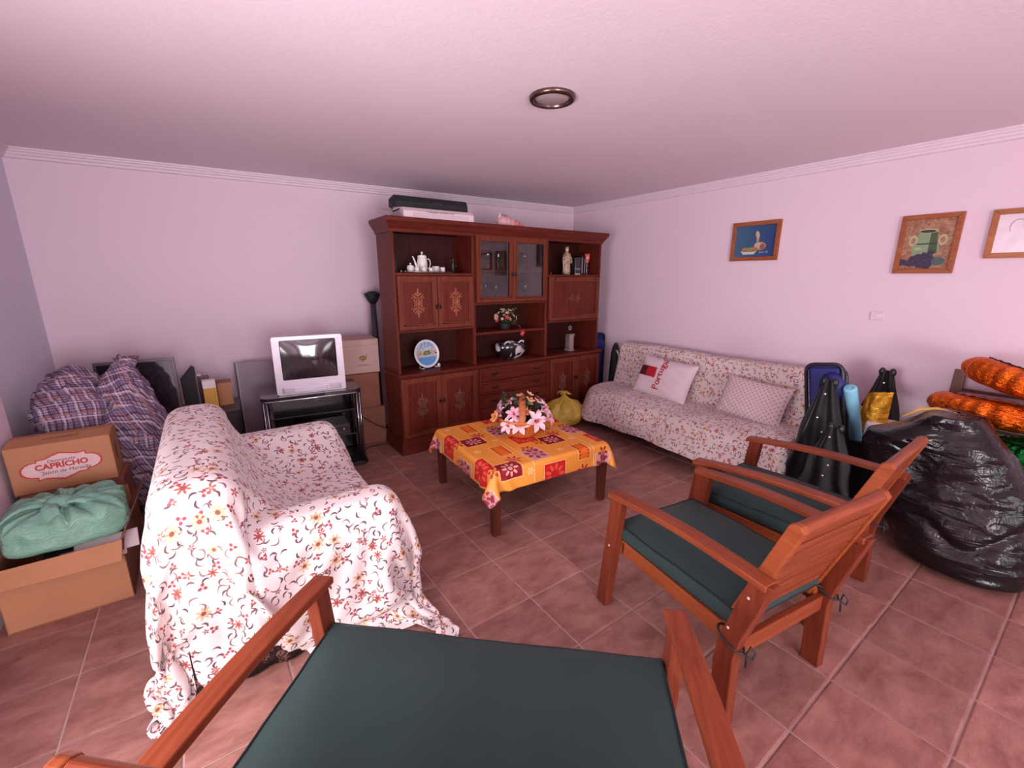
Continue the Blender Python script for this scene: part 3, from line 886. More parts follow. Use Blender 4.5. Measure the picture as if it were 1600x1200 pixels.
# stemware behind the glazed doors
def glass(shape):
    b = MB()
    if shape == 'flute': prof = [(.030, 0), (.030, .002), (.006, .006), (.0035, .012), (.0035, .075), (.010, .085), (.022, .11), (.025, .15), (.024, .19), (.0225, .19), (.0230, .15), (.020, .112), (.008, .090), (.001, .087)]
    else: prof = [(.033, 0), (.033, .002), (.007, .006), (.0035, .012), (.0035, .085), (.012, .095), (.034, .115), (.041, .145), (.037, .185), (.0355, .185), (.039, .145), (.032, .118), (.010, .099), (.001, .096)]
    b.lathe(prof, n=20, cap=False)
    return b.mesh('bowl_and_stem', [G_stem])
ME_wg = glass('wine'); ME_fl = glass('flute')
ups = [(2.275, 3.80, 0), (2.350, 3.76, 0), (2.430, 3.86, 0), (2.490, 3.78, 1), (2.280, 3.92, 1), (2.665, 3.80, 0), (2.745, 3.88, 0), (2.810, 3.78, 0), (2.860, 3.90, 1)]
los = [(2.285, 3.80, 0), (2.335, 3.90, 0), (2.455, 3.78, 0), (2.495, 3.88, 0), (2.425, 3.92, 1), (2.700, 3.80, 0), (2.770, 3.88, 0), (2.825, 3.78, 0), (2.885, 3.88, 1)]
for row, z, lst in (('upper', 1.668, ups), ('lower', 1.358, los)):
    for k, (x, y, s) in enumerate(lst):
        side = 'left' if x < 2.58 else 'right'
        o = bpy.data.objects.new('wine_glass' if not s else 'champagne_flute', ME_fl if s else ME_wg); C.objects.link(o); o.location = (x, y, z)
        same = [i for i, q in enumerate(sorted(lst)) if (q[0] < 2.58) == (x < 2.58)]
        rank = sorted(q for q in lst if (q[0] < 2.58) == (x < 2.58)).index((x, y, s))
        ords = ['first', 'second', 'third', 'fourth', 'fifth']
        tag(o, f"clear {'flute' if s else 'stemmed glass'} on {row} shelf behind {side} glazed door, {ords[rank]} from its left", 'glass', f'stemmed glasses on the {row} shelf behind the {side} glazed door')
# decorated plate on a stand
t = thing('souvenir_plate', 'round plate painted with blue water and hills on a small stand', 'plate', (1.68, 3.80, .756), .12)
b = MB(); b.lathe([(.001, .0), (.09, .0), (.125, -.012), (.132, -.016), (.134, -.012), (.125, -.004), (.09, .010), (.001, .010)], n=48, axis=1)
Mtilt = Matrix.Translation((0, 0, .137)) @ Matrix.Rotation(.20, 4, 'X')
b.xf(Matrix.Rotation(-.20, 4, 'X')); b.xf(Matrix.Translation((0, 0, .137)))
b.build('dish', plain('glazed_rim', (.62, .64, .66), .2, var=.02), t)
def plate_paint():
    M = Mat('plate_landscape', .25); x, y, z = M.xyz(M.coord('Object')); n = M.noise(M.coord(), 30, 4, .6); n2 = M.noise(M.coord(), 60, 3)
    zz = z-.137+(n-.5)*.04
    c = M.mix(((zz-.03)*14).max(0).min(1), (.33, .40, .48), (.16, .27, .45)); c = M.mix((n2 > .55)*(zz > .03), c, (.50, .52, .58))
    c = M.mix((zz < .028), c, (.42, .30, .19)); c = M.mix((zz < .028)*(x.abs()+n*.09+zz.abs() < .095)*(zz > -.022), c, (.03, .12, .05)); c = M.mix((n2 > .52)*(zz < .035)*(zz > -.025)*.6, c, (.55, .45, .36))
    c = M.mix((zz < -.012)*(zz > -.03), c, (.42, .46, .40)); c = M.mix((zz < -.030)*((x.abs()+(zz+.03)*.6) < .085), c, (.08, .24, .50)); c = M.mix((n2 > .6)*(zz < .02)*(zz > -.03), c, (.06, .05, .05))
    M.color(c); return M.m
b = MB(); b.lathe([(.0001, -.003), (.09, -.003), (.112, -.0095)], n=48, axis=1, cap=False); b.xf(Matrix.Rotation(-.20, 4, 'X')); b.xf(Matrix.Translation((0, 0, .137))); b.build('painted_scene', plate_paint(), t)
b = MB(); b.tube([(.06, -.045, .012), (.10, -.05, .006), (.115, .02, .006), (.06, .07, .01), (.06, .055, .09)], .004, 6); b.tube([(-.04, -.045, .012), (-.07, -.045, .006), (-.07, .02, .006), (-.03, .07, .01), (-.03, .055, .09)], .004, 6)
b.ball((.105, -.045, .02), (.018, .010, .022)); b.build('plate_stand', M_silverpl, t)
# trailing artificial flowers
t = thing('silk_flower_spray', 'arrangement of cream and red artificial flowers on the middle shelf', 'flowers', (2.57, 3.78, 1.070))
t.scale = (1.15, 1.0, 1.1)
MB().lathe([(.035, 0), (.045, .01), (.05, .05), (.046, .06), (.001, .055)], n=16).build('vase', M_blackm, t)
r = random.Random(5)
def petal_flower(mat, cmat, R, n=5):
    b = MB()
    for k in range(n):
        a = 2*PI*k/n; b.ball((R*.55*math.cos(a), R*.55*math.sin(a), .0), (R*.5, R*.36, R*.16), 8, 5, rot=Euler((0, -.4, a)))
    b.ball((0, 0, R*.12), R*.2, 8, 5, 1)
    return b.mesh('flower', [mat, cmat])
def leaf_mesh(mat, Lf, Wf):
    b = MB(); pts = []
    for i in range(7):
        u = i/6; wd = Wf*math.sin(PI*u)**.8; zz = .18*Lf*math.sin(PI*u)
        pts.append((Lf*u, -wd, zz)); pts.append((Lf*u, 0, zz-.15*wd)); pts.append((Lf*u, wd, zz))
    fs = []
    for i in range(6):
        for j in range(2): a = i*3+j; fs.append((a, a+3, a+4, a+1))
    b.add(pts, fs, 0, True); return b.mesh('leaf', [mat])
M_petc = plain('petal_cream', (.62, .55, .40), .6, var=.1); M_petr = plain('petal_red', (.62, .05, .07), .5, var=.1); M_petp = plain('petal_pink', (.75, .35, .40), .5, var=.1); M_peto = plain('petal_orange', (.80, .32, .10), .5, var=.1); M_petw = plain('petal_white_pink', (.80, .58, .62), .5, var=.12, scale=40)
MF = [petal_flower(M_petc, M_gold, .020), petal_flower(M_petr, M_gold, .026), petal_flower(M_petp, M_gold, .024)]
ML = leaf_mesh(M_green, .035, .010)
def orient(d): return Vector(d).to_track_quat('Z', 'Y').to_euler()
for k in range(26):
    a = r.uniform(PI*.95, 2.05*PI); e = r.uniform(.05, 1.3)
    d = Vector((math.cos(a)*math.cos(e)*.95, math.sin(a)*math.cos(e)*.55, math.sin(e)*.9)); R_ = r.uniform(.09, .15)
    p = Vector((0, 0, .08))+d*R_
    share('flower', MF[1] if k in (3, 11) else (MF[2] if k in (7, 18) else MF[0]), t, p, orient(d), [r.uniform(.7, 1.15)]*3)
share('flower', MF[1], t, (.125, -.115, -.035), orient((.2, -1, -.2)), (1.2, 1.2, 1.2))
for k in range(26):
    a = r.uniform(PI*.9, 2.1*PI); e = r.uniform(-.25, 1.35); d = Vector((math.cos(a)*math.cos(e)*.95, math.sin(a)*math.cos(e)*.55, math.sin(e)))
    share('leaf', ML, t, Vector((0, 0, .075))+d*r.uniform(.07, .15), (r.uniform(-1, 1), r.uniform(-1, .5), a))
b = MB()
for k in range(16):
    a = r.uniform(PI, 2*PI); e = r.uniform(0, 1.3); d = Vector((math.cos(a)*math.cos(e)*.95, math.sin(a)*math.cos(e)*.55, math.sin(e)*.9)); b.tube([(0, 0, .04), Vector((0, 0, .07))+d*.06, Vector((0, 0, .08))+d*.12], .0018, 5)
b.tube([(0, 0, .05), (.05, -.07, .06), (.10, -.11, .03), (.125, -.115, -.03)], .002, 5)
b.build('stems', M_green, t)
# black and white ceramic bowl
t = thing('ceramic_bowl', 'black and white ceramic bowl with handles below the flowers', 'bowl', (2.66, 3.80, .756), -.1)
def bw():
    M = Mat('black_white_glaze', .15, coat=.6); n = M.noise(M.coord(), 9, 2, .4, .6); M.color(M.mix(((n-.52)*14).max(0).min(1), (.012, .010, .014), (.62, .55, .58))); return M.m
b = MB(); b.lathe([(.09, 0), (.12, .012), (.165, .06), (.185, .105), (.18, .145), (.165, .165), (.155, .165), (.168, .14), (.172, .105), (.150, .06), (.10, .02), (.001, .018)], n=36, cap=False); b.v = [(x, y*.62, z) for x, y, z in b.v]; b.build('body', bw(), t)
for s, nm in ((-1, 'handle'), (1, 'handle')):
    MB().tube([(s*.12, -.06, .155), (s*.10, -.09, .185), (s*.075, -.09, .19), (s*.05, -.075, .165)], .009, 8).build(nm, plain('glazed_white', (.75, .70, .70), .2, var=.02) if s < 0 else M_white, t)
for x, y in ((-.07, -.03), (.07, -.03), (0, .05)): MB().tube([(x, y, .012), (x*1.1, y*1.1, 0)], .008, 6).build('foot', M_black, t)
# right hand shelf: ivory figure, books, goblet, dark figure
t = thing('ivory_figure', 'tall carved ivory-coloured figure beside the black boxes', 'figurine', (3.40, 3.77, 1.628))
M = Mat('carved_ivory', .5); n = M.noise(M.coord(), 90, 3, .6); M.color(M.mix(((n-.45)*6).max(0).min(1), (.20, .10, .06), (.66, .50, .36)))
b = MB(); b.lathe([(.036, 0), (.042, .01), (.045, .05), (.040, .10), (.046, .15), (.047, .20), (.040, .225), (.020, .240), (.014, .250)], n=16); b.build('robe', M.m, t)
MB().ball((0, -.002, .270), (.018, .018, .024), 14, 10).build('head', plain('ivory_face', (.72, .58, .46), .5), t)
MB().lathe([(.020, .280), (.023, .290), (.014, .302), (.001, .306)], n=14).build('headdress', M.m, t)
for s in (-1, 1): MB().tube([(s*.040, 0, .215), (s*.058, -.012, .17), (s*.050, -.030, .13), (s*.015, -.045, .135)], [.013, .012, .010, .008], 8).build('sleeve', M.m, t)
MB().tube([(-.062, -.01, .19), (-.055, -.015, .10), (-.038, -.01, .03)], .007, 6).build('scroll', plain('ivory_pale', (.68, .55, .42), .5), t)
for k, (x, w2, h, lab) in enumerate(((3.545, .085, .19, 'glossy black book case standing beside the ivory figure'), (3.615, .030, .215, 'thin black book with silver line beside the case'), (3.652, .026, .20, 'thin black book next to the red goblet'))):
    t = thing('book', lab, 'book', (x, 3.80, 1.628), (.0, -.02, .03)[k], 'black books on the right top shelf')
    b = MB(); b.box(-w2/2, w2/2, -.06, .075, 0, h); b.build('cover', M_bglass if k == 0 else M_black, t, bevel=.004)
    if k == 0:
        MB().box(-w2/2-.001, w2/2+.001, -.0615, -.058, .062, .067).build('silver_line', M_chrome, t); MB().box(-w2/2+.004, w2/2-.004, -.0615, -.058, .004, .014).build('page_edge', M_cream, t)
    else: MB().box(-.003, .003, -.0615, -.058, .02, h-.03).build('spine_line', M_chrome, t)
t = thing('goblet', 'red glass goblet with clear stem at the end of the books', 'glass', (3.705, 3.76, 1.628))
MB().lathe([(.008, .130), (.020, .140), (.030, .185), (.033, .235), (.031, .235), (.027, .185), (.001, .145)], n=22, cap=False).build('cup', plain('ruby_glass', (.62, .13, .12), .12, var=.05, coat=.5), t)
MB().lathe([(.026, 0), (.026, .003), (.008, .010), (.006, .03), (.011, .05), (.006, .075), (.009, .11), (.008, .132)], n=16).build('stem', plain('smoked_glass', (.18, .12, .11), .1, coat=.5), t)
figurine('thin dark statuette in the left corner of the right top shelf', 3.105, 3.78, 1.628, .16, plain('brown_bronze', (.08, .035, .025), .4, .5), 8)
t = thing('tiny_ornament', 'tiny olive trinket between the statuette and ivory figure', 'ornament', (3.19, 3.79, 1.628)); MB().ball((0, 0, .012), (.012, .010, .013), 10, 7).build('body', plain('olive_glaze', (.12, .10, .04), .4), t); MB().ball((0, 0, .026), .005, 8, 6).build('tip', M_gold, t)
# silver tankard below
t = thing('silver_ornament', 'silvery column-shaped ornament with ring on top in right niche', 'ornament', (3.495, 3.78, .756), .1)
b = MB(); b.box(-.045, .045, -.040, .040, 0, .012); b.box(-.038, .038, -.034, .034, .012, .185); b.box(-.046, .046, -.041, .041, .185, .20); b.build('body', plain('brushed_silver', (.66, .56, .55), .25, .75), t, bevel=.003)
MB().box(-.022, .022, -.0365, -.033, .03, .16).build('inset', plain('mauve_inset', (.35, .20, .22), .4), t, bevel=.002)
MB().tube([(0, 0, .20), (0, 0, .245)], .005, 8).build('neck', M_iron, t)
MB().tube([(.020*math.cos(a), 0, .268+.024*math.sin(a)) for a in [2*PI*k/16 for k in range(16)]], .004, 6, closed=True).build('ring', M_silverpl, t)
for s in (-1, 1): MB().tube([(s*.035, 0, .20), (s*.055, 0, .205), (s*.075, 0, .19)], .004, 6).build('arm', M_iron, t)
t = thing('dark_trinket', 'flat dark trinket in the left corner of the right niche', 'ornament', (3.13, 3.80, .756)); MB().ball((0, 0, .015), (.05, .03, .015), 14, 8).build('body', M_blackm, t); MB().ball((.02, 0, .03), (.012, .01, .008), 8, 6).build('knob', M_iron, t)

# ---- on top of the wall unit
ZT = 2.084
t = thing('white_carton', 'flat white cardboard carton lying on the left top of the cabinet', 'box', (1.80, 3.80, ZT), -.03)
b = MB(); b.prism([(-.17, 0), (.17, 0), (.17, .085), (-.135, .085), (-.17, .055)], 0, -.33, .33)
b.build('body', m_card('white_card', (.72, .58, .62)), t, bevel=.003)
MB().box(-.25, .27, -.1715, -.169, .012, .045).build('panel_line', plain('pale_grey', (.60, .46, .50), .6), t)
b = MB(); b.add([(-.33, -.13, .084), (-.33, .16, .084), (-.41, .15, .10), (-.40, -.12, .055)], [(0, 1, 2, 3)]); b.build('side_flap', m_card('white_flap', (.66, .52, .56)), t, solid=.003)
print_marks(t, M_ink, -.13, .13, .055, .012, -.1722, 17)
t = thing('soundbar', 'long black speaker bar resting on the white carton', 'speaker', (1.80, 3.86, ZT+.085), -.02)
b = MB(); b.prism([(-.09, 0), (.09, 0), (.09, .095), (-.04, .115), (-.075, .105), (-.095, .06)], 0, -.345, .345, smooth=False); b.build('body', M_blackm, t, bevel=.008, seg=3)
print_marks(t, plain('dim_violet', (.06, .05, .16), .4), -.01, .09, .064, .016, -.0962, 6)
t = thing('black_strap', 'black cable end hanging over the left end of the carton', 'cable', (1.43, 3.74, ZT+.06)); MB().tube([(.10, .05, .03), (.04, 0, .02), (-.02, -.01, -.01), (-.035, -.01, .03)], .008, 8).build('strap', M_blackm, t); MB().ball((-.035, -.01, .035), .012, 8, 6).build('plug', M_black, t)
t = thing('conch_shell', 'large pink conch shell lying on top of the cabinet', 'shell', (2.62, 3.77, ZT), -.05)
def conch():
    n = 60; vs = []; P = np.zeros((n, 18, 3))
    for i in range(n):
        u = i/(n-1); ax = .34*u-.15
        R = (.062*min(1, (u*6)**.6) if u < .35 else .062*(1-(u-.35)/.65)**.9*1.0)*(1+.16*math.sin(u*40)*(u > .4))+.002
        for k in range(18):
            a = 2*PI*k/17; spike = 1+.35*max(0, math.sin(a*2.0+u*14))**4*(u > .35)+(.25 if k in (3, 4) and u < .35 else 0)
            P[i, k] = (ax, R*spike*math.cos(a)*1.0, max(0.0, .045*(1-.55*u)+R*spike*math.sin(a)))
    return P
M = Mat('conch_pink', .4); x, y, z = M.xyz(M.coord()); n = M.noise(M.coord(), 30, 3); M.color(M.mix(((x*9+.1)+(n-.5)).max(0).min(1), (.72, .42, .44), (.74, .20, .16))); 
MB().grid(conch()).build('shell', M.m, t)
MB().ball((-.115, 0, .10), (.012, .012, .03), 8, 6, rot=Euler((0, .3, 0))).build('spire', M_petw, t)

# ------------------------------------------------------------------ coffee table, cloth and basket
TX, TY = 1.805, 2.475
ang_t = math.atan2(-.06, .96)
t = thing('coffee_table', 'low square dark wooden coffee table under a bright cloth', 'table', (TX, TY, 0), ang_t)
MB().box(-.475, .475, -.455, .455, .418, .444).build('tabletop', W_table, t, bevel=.004)
for x, y in ((-.445, -.43), (.445, -.43), (-.445, .43), (.445, .43)):
    b = MB(); a = .024; q = .030
    b.add([(x-a, y-a, 0), (x+a, y-a, 0), (x+a, y+a, 0), (x-a, y+a, 0), (x-q, y-q, .418), (x+q, y-q, .418), (x+q, y+q, .418), (x-q, y+q, .418)],
          [(0, 3, 2, 1), (4, 5, 6, 7), (0, 1, 5, 4), (1, 2, 6, 5), (2, 3, 7, 6), (3, 0, 4, 7)])
    b.build('leg', W_table, t, bevel=.003)
for y in (-.43, .43): MB().box(-.42, .42, y-.012, y+.012, .36, .418).build('apron', W_table, t, bevel=.002)
for x in (-.445, .445): MB().box(x-.012, x+.012, -.41, .41, .36, .418).build('apron', W_table, t, bevel=.002)

# position based cloth: relaxes a sheet over rounded boxes
def relax(P, rest_u, rest_v, boxes, steps=60, iters=12, g=.0006, floor_z=.004, damp=.9, pin=None, fr=.5, bendk=.25):
    nu, nv = P.shape[:2]; X = P.reshape(-1, 3).copy(); V = np.zeros_like(X)
    idx = np.arange(nu*nv).reshape(nu, nv)
    cons = []
    def addc(a, b_, L, k): cons.append((a.ravel(), b_.ravel(), L, k))
    for par in (0, 1):
        addc(idx[par:-1:2, :], idx[par+1::2, :][:idx[par:-1:2, :].shape[0]], rest_u, 1.0)
        addc(idx[:, par:-1:2], idx[:, par+1::2][:, :idx[:, par:-1:2].shape[1]], rest_v, 1.0)
    dl = math.hypot(rest_u, rest_v)
    for par in (0, 1):
        a = idx[par:-1:2, :-1]; b_ = idx[par+1::2, 1:][:a.shape[0]]; addc(a, b_, dl, .35)
        a = idx[par:-1:2, 1:]; b_ = idx[par+1::2, :-1][:a.shape[0]]; addc(a, b_, dl, .35)
    for par in range(4):
        if nu > par+2: a = idx[par:-2:4, :]; b_ = idx[par+2::4, :][:a.shape[0]]; addc(a, b_, 2*rest_u, bendk)
        if nv > par+2: a = idx[:, par:-2:4]; b_ = idx[:, par+2::4][:, :a.shape[1]]; addc(a, b_, 2*rest_v, bendk)
    pinm = None if pin is None else pin.ravel(); X0 = X.copy()
    def collide(X, Xp):
        for (c, h, r) in boxes:
            q = X-c; aq = np.abs(q)-(h-r); o = np.maximum(aq, 0); ln = np.linalg.norm(o, axis=1)
            inside = np.minimum(aq.max(axis=1), 0); sd = ln+inside-r
            m = sd < 0
            if not m.any(): continue
            sg = np.sign(q[m]); om = o[m]; lm_ = ln[m]; n = np.zeros_like(om)
            ok = lm_ > 1e-9; n[ok] = om[ok]/lm_[ok][:, None]*sg[ok]
            ins = ~ok
            if ins.any():
                am = aq[m][ins]; j = am.argmax(axis=1); nn = np.zeros((len(j), 3)); nn[np.arange(len(j)), j] = sg[ins][np.arange(len(j)), j]; n[ins] = nn
            X[m] += n*(-sd[m])[:, None]
            d = X[m]-Xp[m]; dn = (d*n).sum(1)[:, None]*n; X[m] -= (d-dn)*fr
        f = X[:, 2] < floor_z
        X[f, 2] = floor_z; X[f, :2] = Xp[f, :2]*.8+X[f, :2]*.2
        return X
    for s in range(steps):
        Xp = X.copy(); V *= damp; V[:, 2] -= g; X = X+V
        for it in range(iters):
            for a, b_, L_, k in cons:
                d = X[b_]-X[a]; ln = np.sqrt((d*d).sum(1))+1e-12
                if k < 1: e = (ln-L_)
                else: e = (ln-L_)
                cr = (d*(k*.5*e/ln)[:, None]); X[a] += cr; X[b_] -= cr
            if it % 3 == 2: X = collide(X, Xp)
        X = collide(X, Xp)
        if pinm is not None: X[pinm] = X0[pinm]
        V = X-Xp
    return X.reshape(nu, nv, 3)

def cloth_object(name, P, uv, mats, parent=None, sub=1, solid=.002):
    o = MB().grid(P, uv=uv).build(name, mats, parent, sub=sub, solid=solid)
    return o

# tablecloth: sheet a little larger than the table top
n = 66; hw, hd = .475+.135, .455+.135
us = np.linspace(-hw, hw, n); vs_ = np.linspace(-hd, hd, n)
U, Vv = np.meshgrid(us, vs_, indexing='ij')
Z = np.full_like(U, .452)
P = np.stack([U, Vv, Z], -1)
rs = np.random.RandomState(3); P[..., 2] += rs.rand(n, n)*.002
P = relax(P, us[1]-us[0], vs_[1]-vs_[0], [(np.array([0, 0, .40]), np.array([.485, .465, .050]), .006)], steps=70, iters=10, g=.0010, damp=.93, fr=.6)
uv = np.stack([U+.475, Vv+.455], -1)
tc = cloth_object('tablecloth', P, uv, M_tcloth, None, 1, .0012)
tc.location = (TX, TY, 0); tc.rotation_euler = (0, 0, ang_t)
tag(tc, 'orange and red flowered oilcloth spread over the coffee table', 'tablecloth')

ZB = .4535
t = thing('flower_basket', 'orange wicker basket of pink and white artificial flowers on the cloth', 'basket', (1.845, 2.49, ZB), .4)
W_wick = plain('wicker_orange', (.62, .17, .035), .5, var=.2, scale=50)
b = MB(); b.lathe([(.0001, .0), (.095, 0), (.10, .01), (.0001, .01)], n=24); b.build('base', W_wick, t)
def bz(k, z): return .10+(.175-.10)*(z/.13)**.8
slat = MB(); 
for i in range(5):
    pass
N = 30
b = MB(); P_ = []
for i in range(6):
    z = .13*i/5; R_ = bz(0, z); P_.append([(R_*math.cos(0)+0, -R_*PI/N*.86, z), (R_+.004, 0, z), (R_, R_*PI/N*.86, z)])
vsl = [p for row in P_ for p in row]; b.add(vsl, [(i*3+j, i*3+j+3, i*3+j+4, i*3+j+1) for i in range(5) for j in range(2)], 0, True)
me_sl = b.mesh('slat', [W_wick])
for k in range(N):
    o = share('slat', me_sl, t, (0, 0, .002), (0, 0, 2*PI*k/N)); 
b = MB()
for zz in (.035, .07, .10): b.tube([((bz(0, zz)-.003)*math.cos(a), (bz(0, zz)-.003)*math.sin(a), zz) for a in [2*PI*k/30 for k in range(30)]], .004, 6, closed=True)
b.build('weaver', W_wick, t)
MB().tube([(.176*math.cos(a), .176*math.sin(a), .135) for a in [2*PI*k/36 for k in range(36)]], .008, 8, closed=True).build('rim', W_wick, t)
hp = []
for k in range(25):
    a = PI*k/24; hp.append((0, .172*math.cos(a), .12+.175*math.sin(a)))
b = MB(); vs = []
for p in hp:
    for sx in (-.024, -.008, .008, .024): vs.append((sx, p[1], p[2]))
b.add(vs, [(i*4+j, i*4+j+4, i*4+j+5, i*4+j+1) for i in range(24) for j in range(3)], 0, True)
hb = b.build('handle', plain('wicker_handle', (.38, .10, .03), .5, var=.2, scale=50), t, solid=.006); hb.rotation_euler = (0, 0, -.62-.4)
def lily(mat, cmat, R):
    b = MB()
    for k in range(6):
        a = 2*PI*k/6; pts = []
        for i in range(6):
            u = i/5; rr = R*(.12+.9*u); wdt = R*.26*math.sin(PI*min(1, u*.92+.06)); zz = R*(.55*u-.45*u*u*u)
            for q in (-1, 0, 1): pts.append((rr*math.cos(a)-q*wdt*math.sin(a), rr*math.sin(a)+q*wdt*math.cos(a), zz-(.08*R if q == 0 else 0)))
        b.add(pts, [(i*3+j, i*3+j+3, i*3+j+4, i*3+j+1) for i in range(5) for j in range(2)], 0, True)
    for k in range(4): b.tube([(0, 0, 0), (R*.12*math.cos(k*1.6), R*.12*math.sin(k*1.6), R*.5)], R*.03, 5, 1)
    b.ball((0, 0, R*.1), R*.1, 8, 5, 1)
    return b.mesh('flower', [mat, cmat])
BF = [lily(M_petw, M_petr, .055), lily(plain('petal_rose', (.78, .42, .50), .5, var=.15, scale=40), M_petr, .05), petal_flower(M_peto, M_gold, .030, 6), petal_flower(plain('petal_peach', (.78, .42, .22), .5, var=.1), M_gold, .022, 5)]
BL = leaf_mesh(plain('dark_leaf', (.022, .032, .022), .45, var=.3, scale=50), .085, .024); BLg = leaf_mesh(plain('olive_leaf', (.13, .17, .07), .5, var=.2, scale=50), .06, .016)
r = random.Random(11)
spots = [(-.165, -.05, .17, 1, 1.2), (-.20, -.09, .16, 2, 1.3), (-.06, -.12, .19, 1, 1.1), (-.02, -.15, .115, 0, 1.2), (-.10, -.15, .11, 0, 1.0), (.02, -.09, .20, 2, 1.2), (.10, -.14, .145, 0, 1.35), (.155, -.06, .21, 0, 1.2), (.19, -.08, .15, 1, 1.1), (.12, .02, .25, 3, 1.3), (.06, .04, .30, 3, 1.2),
         (-.06, .03, .26, 3, 1.3), (-.02, .0, .30, 3, 1.2), (-.12, .02, .24, 2, 1.0), (.15, .08, .22, 1, 1), (-.15, .08, .2, 0, 1), (0, .13, .2, 1, 1), (.06, -.02, .27, 3, 1.5), (-.09, -.03, .25, 0, .8)]
ca, sa = math.cos(-.4-.62), math.sin(-.4-.62)      # spots are laid out facing the room's sofa side
for x, y, z, k, s_ in spots:
    x2 = x*ca-y*sa; y2 = x*sa+y*ca; share('flower', BF[k], t, (x2, y2, z), orient((x2, y2, .12+r.uniform(-.05, .05))), [s_*1.22]*3)
for k in range(44):
    a = r.uniform(0, 2*PI); rr = r.uniform(.02, .13); z = r.uniform(.13, .27)
    share('leaf', BL if k % 4 else BLg, t, (rr*math.cos(a), rr*math.sin(a), z), (r.uniform(-.6, .6), r.uniform(-1.3, .2), a+r.uniform(-.6, .6)), [r.uniform(.7, 1.25)]*3)
b = MB(); b.ball((0, 0, .11), (.15, .15, .045), 20, 10); b.build('moss', plain('dark_moss', (.02, .025, .018), .8, var=.3, scale=60), t)
b = MB()
for x, y, z, k, s_ in spots:
    x2 = x*ca-y*sa; y2 = x*sa+y*ca; b.tube([(x2*.3, y2*.3, .11), (x2*.8, y2*.8, z*.8), (x2, y2, z)], .0025, 5)
b.build('stems', M_green, t)

